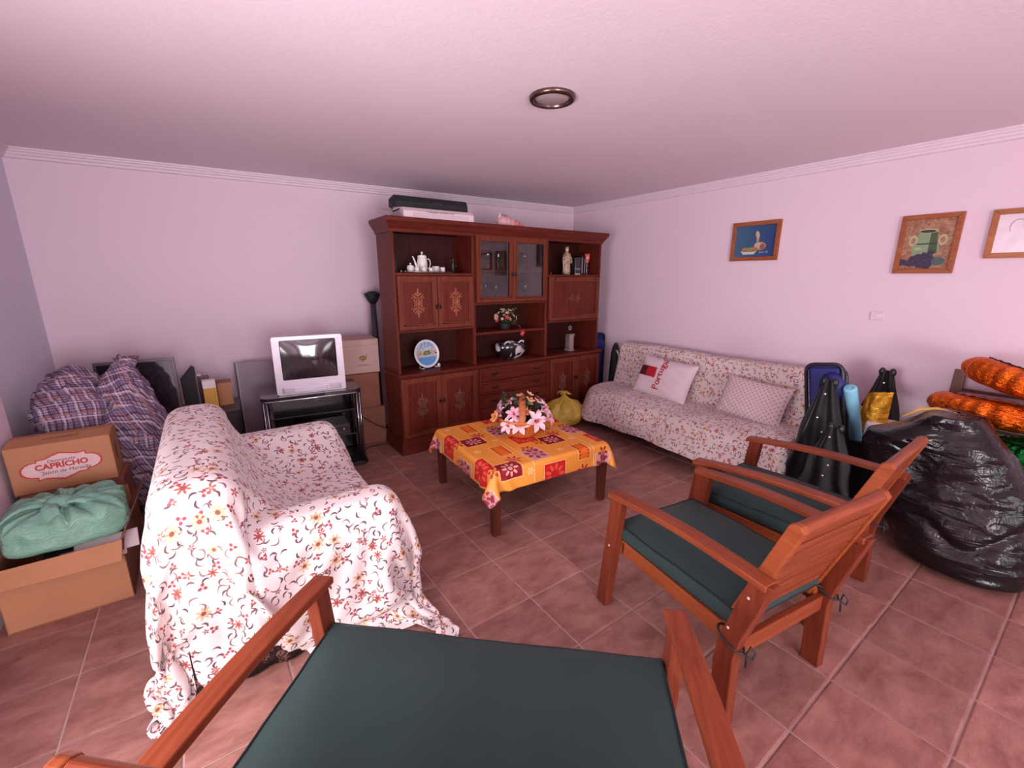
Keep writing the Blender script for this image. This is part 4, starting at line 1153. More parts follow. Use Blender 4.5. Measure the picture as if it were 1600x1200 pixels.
# ------------------------------------------------------------------ hardwood garden armchairs
def armchair(name, label, loc, heading, width, cat='armchair', ties=True, cushion_front=.615, bt=(-.128, .866)):
    """local frame: x across from the left leg's outer face, y towards the front, origin at the rear left foot"""
    rz = math.atan2(heading[1], heading[0])-PI/2
    t = thing(name, label, cat, (loc[0], loc[1], 0), rz, 'hardwood garden seats with dark green cushions')
    w_ = width; lt = .045
    for x0 in (0, w_-lt):
        b = MB(); b.prism([(.655, 0), (.722, 0), (.655, .602), (.588, .602)], 0, x0, x0+lt); b.build('leg', W_chairz, t, bevel=.004)
        b = MB(); b.prism([(-.030, 0), (.042, 0), (.052, .25), (.045, .34), (-.042, .655), (-.115, .655), (-.036, .385), (-.022, .30)], 0, x0, x0+lt); b.build('leg', W_chairz, t, bevel=.004)
    # arms: gently bowed boards
    for s, x0 in ((0, -.008), (1, w_-.057)):
        top = []; bot = []
        for i in range(13):
            u = i/12; y = .672-(.672+.098)*u; z = .622+.036*u+.020*math.sin(PI*u)
            top.append((y, z)); bot.append((y, z-.026))
        b = MB(); b.prism(top+bot[::-1], 0, x0, x0+.065); b.build('armrest', W_chair, t, bevel=.005, seg=3)
    for x0 in (lt, w_-lt-.024):
        MB().prism([(.645, .318), (.645, .386), (.02, .372), (.02, .304)], 0, x0, x0+.024).build('side_rail', W_chairo, t, bevel=.004)
    MB().box(lt, w_-lt, .590, .614, .316, .384).build('front_rail', W_chairx, t, bevel=.004)
    MB().box(lt, w_-lt, -.004, .022, .272, .340).build('rear_rail', W_chairx, t, bevel=.004)
    for k in range(6):
        y = .055+k*.093; MB().box(lt+.024, w_-lt-.024, y, y+.055, .362, .378).build('seat_slat', W_chairx, t, bevel=.003)
    # back frame leaning behind the arms
    p0 = Vector((.060, .335)); p1 = Vector(bt); dv = (p1-p0).normalized(); nv = Vector((dv.y, -dv.x))
    def q(s_, o): v = p0+dv*s_+nv*o; return (v.x, v.y)
    Lb = (p1-p0).length
    for x0 in (.052, w_-.052-.030):
        pts = [q(0, -.024), q(0, .024), q(Lb-.012, .024), q(Lb+.004, .012), q(Lb+.008, -.006), q(Lb-.004, -.024)]
        MB().prism(pts, 0, x0, x0+.030).build('back_stile', W_chairo, t, bevel=.004)
    MB().prism([q(Lb-.062, -.020), q(Lb-.062, .020), q(Lb-.006, .020), q(Lb+.006, .008), q(Lb+.006, -.008), q(Lb-.006, -.020)], 0, .082, w_-.082).build('top_rail', W_chairx, t, bevel=.004)
    for k in range(9):
        s_ = .035+k*.0495
        MB().prism([q(s_, -.016), q(s_, -.004), q(s_+.040, -.004), q(s_+.040, -.016)], 0, .082, w_-.082).build('back_slat', W_chairx, t, bevel=.003)
    # cushion with piped edges
    x0, x1, y0, y1, z0, z1 = .052, w_-.052, .020, cushion_front+.05, .382, .468
    nx, ny = 25, 21
    Pt = np.zeros((nx, ny, 3)); Pb = np.zeros((nx, ny, 3))
    for i in range(nx):
        for j in range(ny):
            u = i/(nx-1)*2-1; v = j/(ny-1)*2-1
            e = (1-abs(u)**6)*(1-abs(v)**6); cr = .020*(1-u*u)*(1-v*v)
            wob = .006*noise.noise(Vector((u*3, v*3, w_*7)))+.004*noise.noise(Vector((u*11, v*9, 2)))*(1-max(abs(u), abs(v))**4)
            x = x0+(x1-x0)*(u+1)/2; y = y0+(y1-y0)*(v+1)/2
            Pt[i, j] = (x, y, z0+(z1-z0)*(.80+.20*e)+cr+wob); Pb[i, j] = (x, y, z0+.004*(1-e))
    b = MB(); b.grid(Pt); b.grid(Pb)
    ring_t = [Pt[i, 0] for i in range(nx)]+[Pt[-1, j] for j in range(1, ny)]+[Pt[i, -1] for i in range(nx-2, -1, -1)]+[Pt[0, j] for j in range(ny-2, 0, -1)]
    ring_b = [Pb[i, 0] for i in range(nx)]+[Pb[-1, j] for j in range(1, ny)]+[Pb[i, -1] for i in range(nx-2, -1, -1)]+[Pb[0, j] for j in range(ny-2, 0, -1)]
    cx, cy = (x0+x1)/2, (y0+y1)/2
    rows = []
    for k in range(6):
        u = k/5; bulge = .012*math.sin(PI*u)
        row = []
        for a_, c_ in zip(ring_b, ring_t):
            p = Vector(a_)*(1-u)+Vector(c_)*u; d = Vector((p.x-cx, p.y-cy, 0)); m_ = max(abs(d.x)/(x1-x0), abs(d.y)/(y1-y0))*2
            p += Vector((d.x/(x1-x0)*2 if abs(d.x)/(x1-x0) > .49 else 0, d.y/(y1-y0)*2 if abs(d.y)/(y1-y0) > .49 else 0, 0))*bulge
            p.z += .003*noise.noise(Vector((p.x*14, p.y*14, u*2)))
            row.append(p)
        rows.append(row)
    G = np.array([[tuple(p) for p in row] for row in rows]).transpose(1, 0, 2)
    b.grid(G, closed_u=True)
    cu = b.build('cushion', M_gcloth, t)
    b = MB(); b.tube([tuple(p) for p in ring_t], .0042, 6, closed=True)
    rb = [(p[0]+(p[0]-cx)*.01, p[1]+(p[1]-cy)*.01, z0+.008) for p in ring_b]; b.tube(rb, .0038, 6, closed=True); b.build('piping', M_piping, cu)
    # fixings
    b = MB()
    for x in (-.001, w_+.001):
        for y, z in ((-.045, .575), (.010, .415), (.648, .352)): b.ball((x, y, z), (.003, .006, .006), 8, 5)
    b.build('screws', plain('pale_screw_heads', (.60, .50, .45), .4, .5), t)['kind'] = 'stuff'
    if ties:
        for s, x in ((0, .022), (1, w_-.022)):
            b = MB(); b.tube([(x+.031*math.cos(a), .008+.050*math.sin(a), .362+.02*math.sin(a)) for a in [2*PI*k/18 for k in range(18)]], .0045, 6, closed=True)
            b.tube([(x, -.045, .345), (x+.02, -.065, .325), (x+.045, -.06, .335), (x+.035, -.045, .355), (x+.01, -.05, .34), (x-.004, -.06, .30)], .0035, 6)
            b.tube([(x, .0, .362), (x+(.05 if s == 0 else -.05), .02, .385)], .005, 6); b.build('tie', M_cord, t)
    return t
armchair('armchair', 'hardwood armchair in front of the twin, nearer the camera, with white screws showing', (1.344, .591), (.147, .989), .620)
armchair('armchair', 'hardwood armchair farther from the camera, beside the black bin bag', (2.118, .575), (-.015, 1), .640)
hb_ = Vector((.68, .733)).normalized(); O = Vector((.187, 1.408))-hb_*.66
armchair('garden_bench', 'wide hardwood two-seater with green cushion filling the foreground', (O.x, O.y), hb_, 1.185, 'bench', cushion_front=.60, bt=(-.095, .875))

# ------------------------------------------------------------------ left sofa under a floral throw
def rbox(name, x0, x1, y0, y1, z0, z1, mat, parent, r=.05):
    return MB().box(x0, x1, y0, y1, z0, z1).build(name, mat, parent, bevel=r, seg=4)
def m_brocade():
    M = Mat('dark_floral_brocade', .8, 0, .2); n = M.voronoi(M.coord(), 17, dim='3D'); n2 = M.noise(M.coord(), 35, 3, .6, 1)
    d = E(M.nt, n.outputs[0]); c = M.mix((d < .42)*((n2*30).sin() > -.1), (.018, .010, .010), (.17, .085, .065)); c = M.mix((n2 > .62), c, (.06, .015, .02)); M.color(c); return M.m
M_broc = m_brocade()
sx0, sx1, sy0, sy1 = -.24, .62, 1.80, 3.16
so = thing('sofa', 'two-seater sofa with dark brocade skirt hidden under a floral throw', 'sofa', (0, 0, 0)); so.location = (.14, 2.48, 0)
def Ls(o): o.location = (-.14, -2.48, 0); return o
Ls(rbox('seat_base', sx0+.06, sx1-.02, sy0+.06, sy1-.06, .06, .30, M_broc, so, .03)); Ls(rbox('seat_cushion', sx0+.22, sx1+.02, sy0+.20, (sy0+sy1)/2-.003, .30, .43, M_broc, so, .05)); Ls(rbox('seat_cushion', sx0+.22, sx1+.02, (sy0+sy1)/2+.003, sy1-.20, .30, .43, M_broc, so, .05))
Ls(rbox('backrest', sx0, sx0+.24, sy0+.02, sy1-.02, .10, .84, M_broc, so, .09))
for y0 in (sy0, sy1-.19): Ls(rbox('armrest', sx0+.02, sx1-.02, y0, y0+.19, .06, .60, M_broc, so, .08))
# skirt showing below the throw at the near side
b = MB(); P = np.zeros((40, 6, 3))
for i in range(40):
    x = sx0+.02+i/39*(sx1-sx0-.06)
    for j in range(6):
        z = .012+.22*j/5; P[i, j] = (x-.14, sy0-.004+.008*math.sin(x*46)*(1-j/5)-2.48, z)
b.grid(P); b.build('skirt', M_broc, so, solid=.006)
for x in (sx0+.08, sx1-.1):
    for y in (sy0+.1, sy1-.1): MB().box(x-.14-.02, x-.14+.02, y-2.48-.02, y-2.48+.02, 0, .065).build('foot', M_black, so)

# throw: laid out along the sofa's profile, then relaxed
du_ = .0275
prof = [(-.32, .20), (-.30, .45), (-.275, .83), (-.18, .885), (-.03, .87), (.02, .74), (.06, .52), (.14, .475), (.40, .47), (.62, .475), (.70, .40), (.72, .22), (.73, .16)]
def resample(pts, d):
    pts = [Vector(p) for p in pts]; out = [pts[0].copy()]; acc = 0
    for a, c in zip(pts[:-1], pts[1:]):
        L_ = (c-a).length; s = d-acc
        while s <= L_: out.append(a+(c-a)*(s/L_)); s += d
        acc = L_-(s-d)
    return out
pu = resample(prof, du_); nu = len(pu)
ext0, ext1 = .74, .60                                # cloth beyond the near and far arms, measured along it
tot = (sy1-sy0)+ext0+ext1; nv = int(tot/du_)+1
P = np.zeros((nu, nv, 3)); UV = np.zeros((nu, nv, 2))
rs = np.random.RandomState(5)
for i, p in enumerate(pu):
    zt = max(p.y, .0)
    for j in range(nv):
        s = j*du_-ext0                                 # distance from the near edge of the sofa
        inside = 0 <= s <= (sy1-sy0)
        zz = p.y
        if p.x > -.10 and p.x < .60: zarm = .635
        else: zarm = p.y
        if inside:
            y = sy0+s; z = max(p.y, zarm if (s < .20 or s > (sy1-sy0)-.20) else 0)
        else:
            e = -s if s < 0 else s-(sy1-sy0)
            ztop = max(p.y, zarm); sg = -1 if s < 0 else 1
            z = max(ztop-e, .01+.002*(e-ztop)); y = (sy0 if s < 0 else sy1)+sg*(.035+.015*e+max(0, e-ztop)*.5)
        P[i, j] = (p.x+.004*rs.randn(), y+.004*rs.randn(), z+.01)
        UV[i, j] = (i*du_, j*du_)
bx = lambda x0, x1, y0, y1, z0, z1, r: (np.array([(x0+x1)/2, (y0+y1)/2, (z0+z1)/2]), np.array([(x1-x0)/2, (y1-y0)/2, (z1-z0)/2]), r)
m_ = .030
BX = [bx(sx0-m_, sx0+.24+m_, sy0, sy1, 0, .84+m_, .10), bx(sx0, sx1+m_, sy0-m_, sy0+.19+m_, 0, .60+m_, .09), bx(sx0, sx1+m_, sy1-.19-m_, sy1+m_, 0, .60+m_, .09), bx(sx0, sx1+.03, sy0, sy1, 0, .43+m_, .05)]
# trim the hem: lift columns of the near side so that the skirt shows
P = relax(P, du_, du_, BX, steps=110, iters=10, g=.0011, damp=.93, fr=.35, floor_z=.008)
# the hem on the near side is uneven: it reaches the floor at the back and rises over the skirt
xs_mid = P[:, int((ext0+.1)/du_), 0]
def hemcut(i, j):
    s = i/(nu-1); c = .0
    c = .25*math.exp(-((s-.50)/.14)**2)+.04*max(0, (s-.5))+.34*max(0, 1-s/.17)
    return j*du_ > c
def drop_faces(o, keep):
    me = o.data; bm = bmesh.new(); bm.from_mesh(me); bm.verts.ensure_lookup_table()
    kill = [v for v in bm.verts if not keep(v.index // nv, v.index % nv)]
    bmesh.ops.delete(bm, geom=kill, context='VERTS'); bm.to_mesh(me); bm.free()
th = cloth_object('sofa_throw', P, UV, M_floral, None, 1, .0025)
drop_faces(th, hemcut)
tag(th, 'cream floral cotton throw draped over the whole left sofa to the floor', 'throw')

# ------------------------------------------------------------------ sofa bed by the right wall
t = thing('sofa_bed', 'long folding sofa bed with floral cover against the right wall', 'sofa', (3.7, 2.28, 0))
bY0, bY1 = 1.27, 3.36
def Lb_(o): o.location = (-3.7, -2.28, 0); return o
Lb_(rbox('base_box', 3.42, 4.02, bY0+.12, bY1-.12, .05, .26, M_blackm, t, .02))
Lb_(rbox('seat_mattress', 3.33, 3.90, bY0+.04, bY1-.04, .24, .40, M_cream, t, .05)); 
b = MB(); b.prism([(3.88, .34), (3.95, .79), (3.99, .82), (4.05, .80), (4.03, .34)], 1, bY0+.03, bY1-.03); Lb_(b.build('back_mattress', M_cream, t, bevel=.03, seg=3))
for y in (bY0+.2, bY1-.2):
    b = MB(); b.tube([(3.45, y, .03), (3.45, y, .2)], .02, 8); b.tube([(3.95, y, .03), (3.95, y, .2)], .02, 8); b.tube([(3.40, y, .022), (4.0, y, .022)], .018, 8); Lb_(b.build('leg_frame', M_blackm, t))
# fitted cover
def prof_bed(y):
    k = (y-bY0)/(bY1-bY0)
    sw = .010*math.sin(y*5.1)+.006*math.sin(y*13+1)
    # at the left end (far) the seat corner is rounded in plan
    rr = max(0, (k-.88)/.12); inset = .15*rr**2.2
    fx = 3.285+inset+.012*math.sin(y*9)-.05*(1-k)
    hem = .135+.05*rr+.012*math.sin(y*3.3)
    pts = [(4.085, .50), (4.08, .80), (4.04, .865+sw*.4), (3.97, .868+sw*.4), (3.925, .83), (3.88, .62), (3.835+sw*.3, .445), (3.79, .425+sw*.2), (3.60+inset*.5, .435+sw), (3.42+inset*.8, .430+sw), (fx+.02, .395), (fx-.03, .33), (fx-.075, .23), (fx-.10+sw, hem)]
    return pts
NY = 90; rows = []; 
for j in range(NY):
    y = bY0+(bY1-bY0)*j/(NY-1)
    pts = [Vector(p) for p in prof_bed(y)]
    # Catmull-Rom through the profile
    out = []
    for i in range(len(pts)-1):
        p0 = pts[max(i-1, 0)]; p1 = pts[i]; p2 = pts[i+1]; p3 = pts[min(i+2, len(pts)-1)]
        for s_ in range(5):
            u = s_/5; out.append(.5*((2*p1)+(p2-p0)*u+(2*p0-5*p1+4*p2-p3)*u*u+(3*p1-p0-3*p2+p3)*u**3))
    out.append(pts[-1]); rows.append(out)
K = len(rows[0]); P = np.zeros((NY+8, K, 3)); UV = np.zeros((NY+8, K, 2))
ln = [0]
for i in range(1, K): ln.append(ln[-1]+(rows[45][i]-rows[45][i-1]).length)
def inner(p, amt):                                   # closing the ends: points move in towards the body
    c = Vector((3.93, .45)) if p.y > .46 else Vector((3.65, .22)); return p
for jj in range(NY+8):
    if jj < 4: e = 4-jj; j = 0; y = bY0-.004; 
    elif jj >= NY+4: e = jj-(NY+3); j = NY-1
    else: e = 0; j = jj-4
    y = bY0+(bY1-bY0)*j/(NY-1)
    for i, p in enumerate(rows[j]):
        q = p.copy(); yy = y
        if e:
            body = Vector((3.97, max(.20, min(p.y, .80)))) if p.y > .44 and p.x > 3.8 else Vector((max(3.5, min(p.x, 3.85)), .20))
            f_ = e/4.0; q = p.lerp(body, .15*f_ if e < 4 else .30); sg = -1 if jj < 4 else 1
            yy = y+sg*.03*math.sin(f_*PI*.6)
            q.y = max(.13, q.y-.20*f_*(p.x < 3.8)-.10*f_*(p.x >= 3.8))
        w_ = .006*noise.noise(Vector((q.x*6, yy*4, q.y*5)))+.004*noise.noise(Vector((q.x*15, yy*11, q.y*13)))
        P[jj, i] = (q.x+w_-3.7, yy-2.28, q.y+w_); UV[jj, i] = (yy-(.03*e), ln[i])
cover = cloth_object('sofa_bed_cover', P+np.array([3.7, 2.28, 0]), UV, M_floral2, None, 1, .003)
tag(cover, 'small-patterned floral cover fitted over the sofa bed', 'cover')
# loose flap of cover at the right end
P = np.zeros((14, 10, 3)); UV = np.zeros((14, 10, 2))

def cushion(name, label, loc, eul, wx, wz, th_, mat, seed, group=None, lump=.012, frill=False):
    """local x width, z height, y thickness"""
    nU, nV = 34, 26; t = thing(name, label, 'pillow', loc, 0, group); t.rotation_euler = eul
    def f(u, v, s):
        e = max(0, (1-abs(u)**3.2))**.5*max(0, (1-abs(v)**3.2))**.5
        pinch = 1-.05*(1-abs(v)**2)*(abs(u)**4); pinv = 1-.05*(1-abs(u)**2)*(abs(v)**4)
        n = lump*(noise.noise(Vector((u*1.7+seed, v*1.7, s)))+.55*noise.noise(Vector((u*4.5, v*4.5+seed, s*3))))*e
        fold = .45*lump*math.sin((u*2.2+v*3.1)*5+seed+2*noise.noise(Vector((u*2, v*2, seed))))*e*(abs(u)+abs(v))*.6
        return (u*wx/2*pinch, s*(th_/2*e)+n+fold, v*wz/2*pinv)
    b = MB()
    for s in (-1, 1):
        P = np.array([[f(i/(nU-1)*2-1, j/(nV-1)*2-1, s) for j in range(nV)] for i in range(nU)]); UVc = P[..., [0, 2]]; b.grid(P, uv=UVc)
    o = b.build('pillow_case', mat, t, sub=1); return t, f
M_pw = plain('pillow_pinkish_white', (.68, .54, .58), .85, var=.03)
ey = (-.30, .22, PI/2*3+.02)
E1 = (Matrix.Rotation(-PI/2+.03, 4, 'Z') @ Matrix.Rotation(-.42, 4, 'X') @ Matrix.Rotation(.06, 4, 'Y')).to_euler()
t1, f1 = cushion('pillow', 'pinkish-white pillow with a red printed block and lettering', (3.70, 2.60, .605), E1, .62, .42, .17, M_pw, 3)
def onp(p, w0=.62, h0=.42, off=.0025):                # follow the front of the pillow
    u = max(-.97, min(.97, p.x/(w0/2))); v = max(-.97, min(.97, p.y/(h0/2))); q = f1(u, v, -1); return Vector((q[0], q[1]-off, q[2]))
def patch(x0, x1, y0, y1, mat, name, nx=10, ny=8, off=.003):
    P = np.array([[tuple(onp(Vector((x0+(x1-x0)*i/(nx-1), y0+(y1-y0)*j/(ny-1), 0)), off=off)) for j in range(ny)] for i in range(nx)]); return MB().grid(P).build(name, mat, t1)
patch(-.255, -.165, -.02, .085, M_darkred, 'printed_block'); patch(-.165, -.055, -.02, .085, M_red, 'printed_block')
text_mb('Portugal', .098, M_red, 'lettering', t1, Matrix.Identity(4), bend=lambda p: onp(Vector((-p.y-.005, p.x+.03, 0)), off=.003), depth=0, bold=.0012)
def m_dots():
    M = Mat('dotted_pillow', .85); v = M.coord('UV'); vec = M.mapping(v, (36, 36, 1), rot=(0, 0, .78)); n = M.voronoi(vec, 1, 0.0); d = E(M.nt, n.outputs[0])
    M.color(M.mix((d < .22), (.60, .46, .47), (.36, .22, .24))); return M.m
E2 = (Matrix.Rotation(-PI/2-.03, 4, 'Z') @ Matrix.Rotation(-.42, 4, 'X') @ Matrix.Rotation(.05, 4, 'Y')).to_euler()
cushion('pillow', 'mauve pillow with rows of tiny dots on the sofa bed', (3.70, 1.72, .585), E2, .56, .36, .17, m_dots(), 8)

# ------------------------------------------------------------------ lumpy bags
def bag(name, label, cat, c, rad, mat, seed, shape, n=110, uv=False, group=None, sub=1, partname='sack'):
    """closed sack: shape(d, th, ph) returns a radius factor for direction d"""
    t = thing(name, label, cat, c, 0, group)
    nu, nv = n, int(n*.6); P = np.zeros((nu, nv, 3)); UV = np.zeros((nu, nv, 2))
    for i in range(nu):
        th_ = 2*PI*i/(nu-1)
        for j in range(nv):
            ph = PI*(.002+.996*j/(nv-1)); d = Vector((math.sin(ph)*math.cos(th_), math.sin(ph)*math.sin(th_), math.cos(ph)))
            P[i, j] = shape(d, th_, ph); UV[i, j] = (P[i, j, 0]+P[i, j, 1]*.6, P[i, j, 2]+.35*P[i, j, 1])
    P[-1] = P[0]
    b = MB(); b.grid(P, uv=UV if uv else None); b.build(partname, mat, t, sub=sub); return t
def se(d, rx, ry, rz, e=3.2):
    k = (abs(d.x)**e+abs(d.y)**e+abs(d.z)**e)**(-1/e); return Vector((d.x*k*rx, d.y*k*ry, d.z*k*rz))
def crease(p, f, s):                                   # sharp plastic creases
    a = noise.noise(Vector((p.x*f+s, p.y*f, p.z*f*1.3))); return (1-abs(a)*2.4)
# big black bin bag
def sh_black(d, th_, ph):
    p = se(d, .46, .42, .44, 2.9)
    z = p.z+.44; k = z/.88
    taper = 1.0-.28*max(0, k-.35)**1.3
    p.x *= taper; p.y = p.y*(taper)+.10*max(0, k-.5)*(1 if p.y > 0 else -.2)
    n = .035*noise.noise(Vector((p.x*3+3, p.y*3, z*3)))+.014*crease(p, 6, 4)+.007*crease(p, 14, 9)+.004*crease(Vector((p.x, p.y, p.z*2.5)), 20, 2)
    q = p+d*n; fold = .025*math.exp(-((z-.30-.2*(p.y))**2)/.002); q -= Vector((d.x, d.y, 0))*fold
    zz = max(.0, q.z+.44); zz -= .10*max(0, -q.y-.0)*max(0, k-.5)*1.2
    return (q.x, q.y, zz)
def interp(k, pts):
    for (a, va), (c, vc) in zip(pts[:-1], pts[1:]):
        if k <= c: return va+(vc-va)*(k-a)/(c-a)
    return pts[-1][1]
def sh_black(d, th_, ph):
    k = 1-ph/PI; k = k*k*(3-2*k)*.35+k*.65
    # broad at the floor, leaning towards the folded chairs, narrowing to a folded top
    kk = min(1, max(0, (k-.06)/.84)); z = .86*kk
    yL = interp(z, [(0, .55), (.10, .62), (.25, .71), (.45, .80), (.62, .85), (.72, .82), (.86, .56)]); yR = interp(z, [(0, .04), (.1, .02), (.3, .05), (.5, .12), (.7, .23), (.86, .36)])
    s = min(1, k/.10)**.5*min(1, (1-k)/.10)**.5
    h_ = math.hypot(d.x, d.y)+1e-9; cx, cy = d.x/h_, d.y/h_; e = 2.5; q = (abs(cx)**e+abs(cy)**e)**(-1/e)
    yc = (yL+yR)/2; ry = (yL-yR)/2; rx = .27-.10*kk**2
    x = cx*q*rx*s; y = yc+cy*q*ry*s
    if z > .6: z -= .16*max(0, (y-.52))*min(1, (z-.6)/.2)*1.6
    p = Vector((x, y, z)); 
    n = .032*noise.noise(Vector((x*3+3, y*3, z*3)))+.012*crease(p, 4.5, 4)+.005*crease(Vector((x, y*.5, z*1.5)), 9, 2)+.0015*crease(p, 30, 6)
    fold = (.026*math.exp(-((z-.24-.9*(y-.34)**2-.05*math.sin(y*17))**2)/.0011)+.012*math.exp(-((z-.50+.35*(y-.4)-.03*math.sin(y*21))**2)/.0008))*(.5+.5*noise.noise(Vector((x*5, y*6, 3)))+.3)
    dd = Vector((cx, cy, 0))*(n-fold)*s; z += n*.5*(k > .85)
    return (x+dd.x, y+dd.y-.42, max(0, z))
bb = bag('bin_bag', 'large bulging black plastic bin bag on the floor at right', 'bag', (3.38, .42, .0), 1, F_black, 1, sh_black, 170)
P = np.array([[(-.05+.35*(i/7-.5)*.3+.02*math.sin(j*1.3), .12+.14*(j/9-.5), .835+.03*math.sin(j*.9)+.02*(i/7)) for j in range(10)] for i in range(8)])
MB().tube([(-.02, .26, .79), (.02, .20, .84), (.03, .13, .862), (.0, .05, .86), (-.03, -.02, .85)], [.006, .012, .010, .007, .004], 8).build('drawstring', M_gold if False else plain('yellow_drawstring', (.70, .42, .10), .4), bb)
# green carrier bag
def knotted(rx, ry, rz, ktop, seed, npl=11, amp=.10, flat=.0, e=2.6, ridge=.0):
    def f(d, th_, ph):
        p = se(d, rx, ry, rz, e)
        t_ = max(0, 1-ph/1.5)                          # closeness to the knot
        pl = (.5+.5*math.cos(th_*npl+seed+2.0*noise.noise(Vector((math.cos(th_), math.sin(th_), seed)))*2))
        r_ = 1-amp*pl*math.sin(min(1, ph/1.9)*PI)**1.0*(ph < 1.9)
        peak = rz*ktop*max(0, 1-ph/.42)**1.6
        n = .5*amp*rx*noise.noise(Vector((d.x*2.5+seed, d.y*2.5, d.z*2.5)))+.12*amp*rx*crease(d*1.0, 7, seed)
        q = Vector((p.x*r_, p.y*r_, p.z*(1-.10*amp*pl)))+d*n; 
        if ph < .42: q.x *= .35+.65*ph/.42; q.y *= .35+.65*ph/.42
        rg = ridge*(abs(math.sin(th_*npl*.5+seed+1.5*noise.noise(Vector((math.cos(th_)*2, math.sin(th_)*2, seed)))))-.5)*math.sin(min(PI, ph*1.9))*(d.z > 0)
        return (q.x, q.y, max(0, q.z+rz+peak+rg))
    return f
def knot(t, c, s, mat, seed=0):
    r = random.Random(seed); b = MB()
    b.ball(c, (s*.45, s*.4, s*.35), 12, 8)
    for k in range(6):
        a = k*PI/3+r.uniform(-.3, .3); L_ = s*r.uniform(.9, 1.6); pts = []
        for i in range(7):
            u = i/6; pts.append((c[0]+math.cos(a+u*.6)*L_*u, c[1]+math.sin(a+u*.6)*L_*u, c[2]+s*.35*math.sin(u*PI)-s*.15*u))
        P = []
        for i, p in enumerate(pts):
            wd = s*(.12+.30*i/6); row = []
            for q in range(5):
                o = (q-2)/2*wd; row.append((p[0]-math.sin(a)*o, p[1]+math.cos(a)*o, p[2]+s*.07*((q % 2)*2-1)))
            P.append(row)
        b.grid(np.array(P))
    return b.build('knot', mat, t, solid=.0015, sub=1)
gb = bag('carrier_bag', 'knotted green plastic carrier bag lying in the open carton', 'bag', (-.70, 2.90, .335), 1, F_green, 2, knotted(.225, .21, .088, .0, 2, 15, .07, e=4.5, ridge=.030), 170)
gb.rotation_euler = (.05, .03, .15)
knot(gb, (-.02, -.02, .168), .15, F_green, 3)
yb_ = bag('carrier_bag', 'tied yellow plastic bag on the floor beside the sofa bed', 'bag', (3.11, 3.42, 0), 1, F_yellow, 3, knotted(.245, .20, .150, .55, 5, 7, .10, e=2.1, ridge=.02), 120)
knot(yb_, (.0, .0, .375), .055, F_yellow, 5)

# plaid laundry bundle: two lobes tied at the top
def sh_plaid(cx, rx, ry, rz, seed, tip):
    def f(d, th_, ph):
        p = se(d, rx, ry, rz, 2.6); k = (p.z/rz+1)/2
        n = .045*noise.noise(Vector((p.x*4+seed, p.y*4, p.z*4)))+.030*crease(p, 5, seed)+.018*crease(Vector((p.x+p.z*.5, p.y, p.z-p.x*.5)), 10, seed+3)+.007*crease(p, 22, seed)
        q = p*(1-.10*max(0, k-.5))+d*n; q.x += tip[0]*max(0, k-.55)**1.5; q.y += tip[1]*max(0, k-.55); pk = tip[2]*max(0, 1-ph/.5)**2
        return (q.x+cx, q.y, max(0, q.z+rz+pk))
    return f
t = bag('laundry_bundle', 'big crumpled purple plaid cloth bundle in the left corner', 'bag', (-.665, 3.83, 0), 1, M_plaid, 4, sh_plaid(-.09, .205, .28, .50, 2, (.02, 0, .05)), 120, True, partname='left_lobe')
def add_lobe(t, nm, shp, mat, n=100):
    nu, nv = n, int(n*.6); P = np.zeros((nu, nv, 3)); UV = np.zeros((nu, nv, 2))
    for i in range(nu):
        th_ = 2*PI*i/(nu-1)
        for j in range(nv):
            ph = PI*(.002+.996*j/(nv-1)); d = Vector((math.sin(ph)*math.cos(th_), math.sin(ph)*math.sin(th_), math.cos(ph))); P[i, j] = shp(d, th_, ph); UV[i, j] = (P[i, j, 1]*.8+P[i, j, 2]*.55, P[i, j, 0]+P[i, j, 2]*.4)
    P[-1] = P[0]; return MB().grid(P, uv=UV).build(nm, mat, t, sub=1)
t.children[0].name = 'cloth'
add_lobe(t, 'cloth', sh_plaid(.155, .165, .25, .495, 9, (.05, -.05, .10)), M_plaid)
P = np.array([[(.20+.03*math.cos(a)*(1+.3*math.sin(3*a))+.05*(z-.95), -.06+.03*math.sin(a), z) for z in (.93, .98, 1.02, 1.05, 1.085)] for a in [2*PI*k/20 for k in range(21)]])
P[:, 3] += (P[:, 3]-P[:, 3].mean(0))*.7; P[:, 4] += (P[:, 4]-P[:, 4].mean(0))*1.0
MB().grid(P, uv=P[..., :2]*1.0+P[..., 2:3]).build('tied_end', M_plaid, t, solid=.003, sub=1)
P = np.array([[(-.12+.42*u+.02*math.sin(v*9), -.30-.02*math.sin(u*7)+.02*v, .62+.07*(v-.5)-.25*(u-.4)**2+.012*math.sin(v*12+u*5)) for v in np.linspace(0, 1, 9)] for u in np.linspace(0, 1, 18)])
MB().grid(P, uv=P[..., [0, 2]]*1.0).build('twisted_flap', M_plaid, t, solid=.004, sub=1)

# ------------------------------------------------------------------ cartons on the left
def carton(name, label, loc, rz, wx, wy, h, mat, group=None, lid=True, seam=None):
    t = thing(name, label, 'box', loc, rz, group)
    k = .004
    MB().box(-wx/2, wx/2, -wy/2, wy/2, 0, h).build('body', mat, t, bevel=.004)
    if lid:
        MB().box(-wx/2+.001, wx/2-.001, -wy/2+.001, -.003, h, h+k).build('flap', mat, t, bevel=.001); MB().box(-wx/2+.001, wx/2-.001, .003, wy/2-.001, h, h+k).build('flap', mat, t, bevel=.001)
    return t
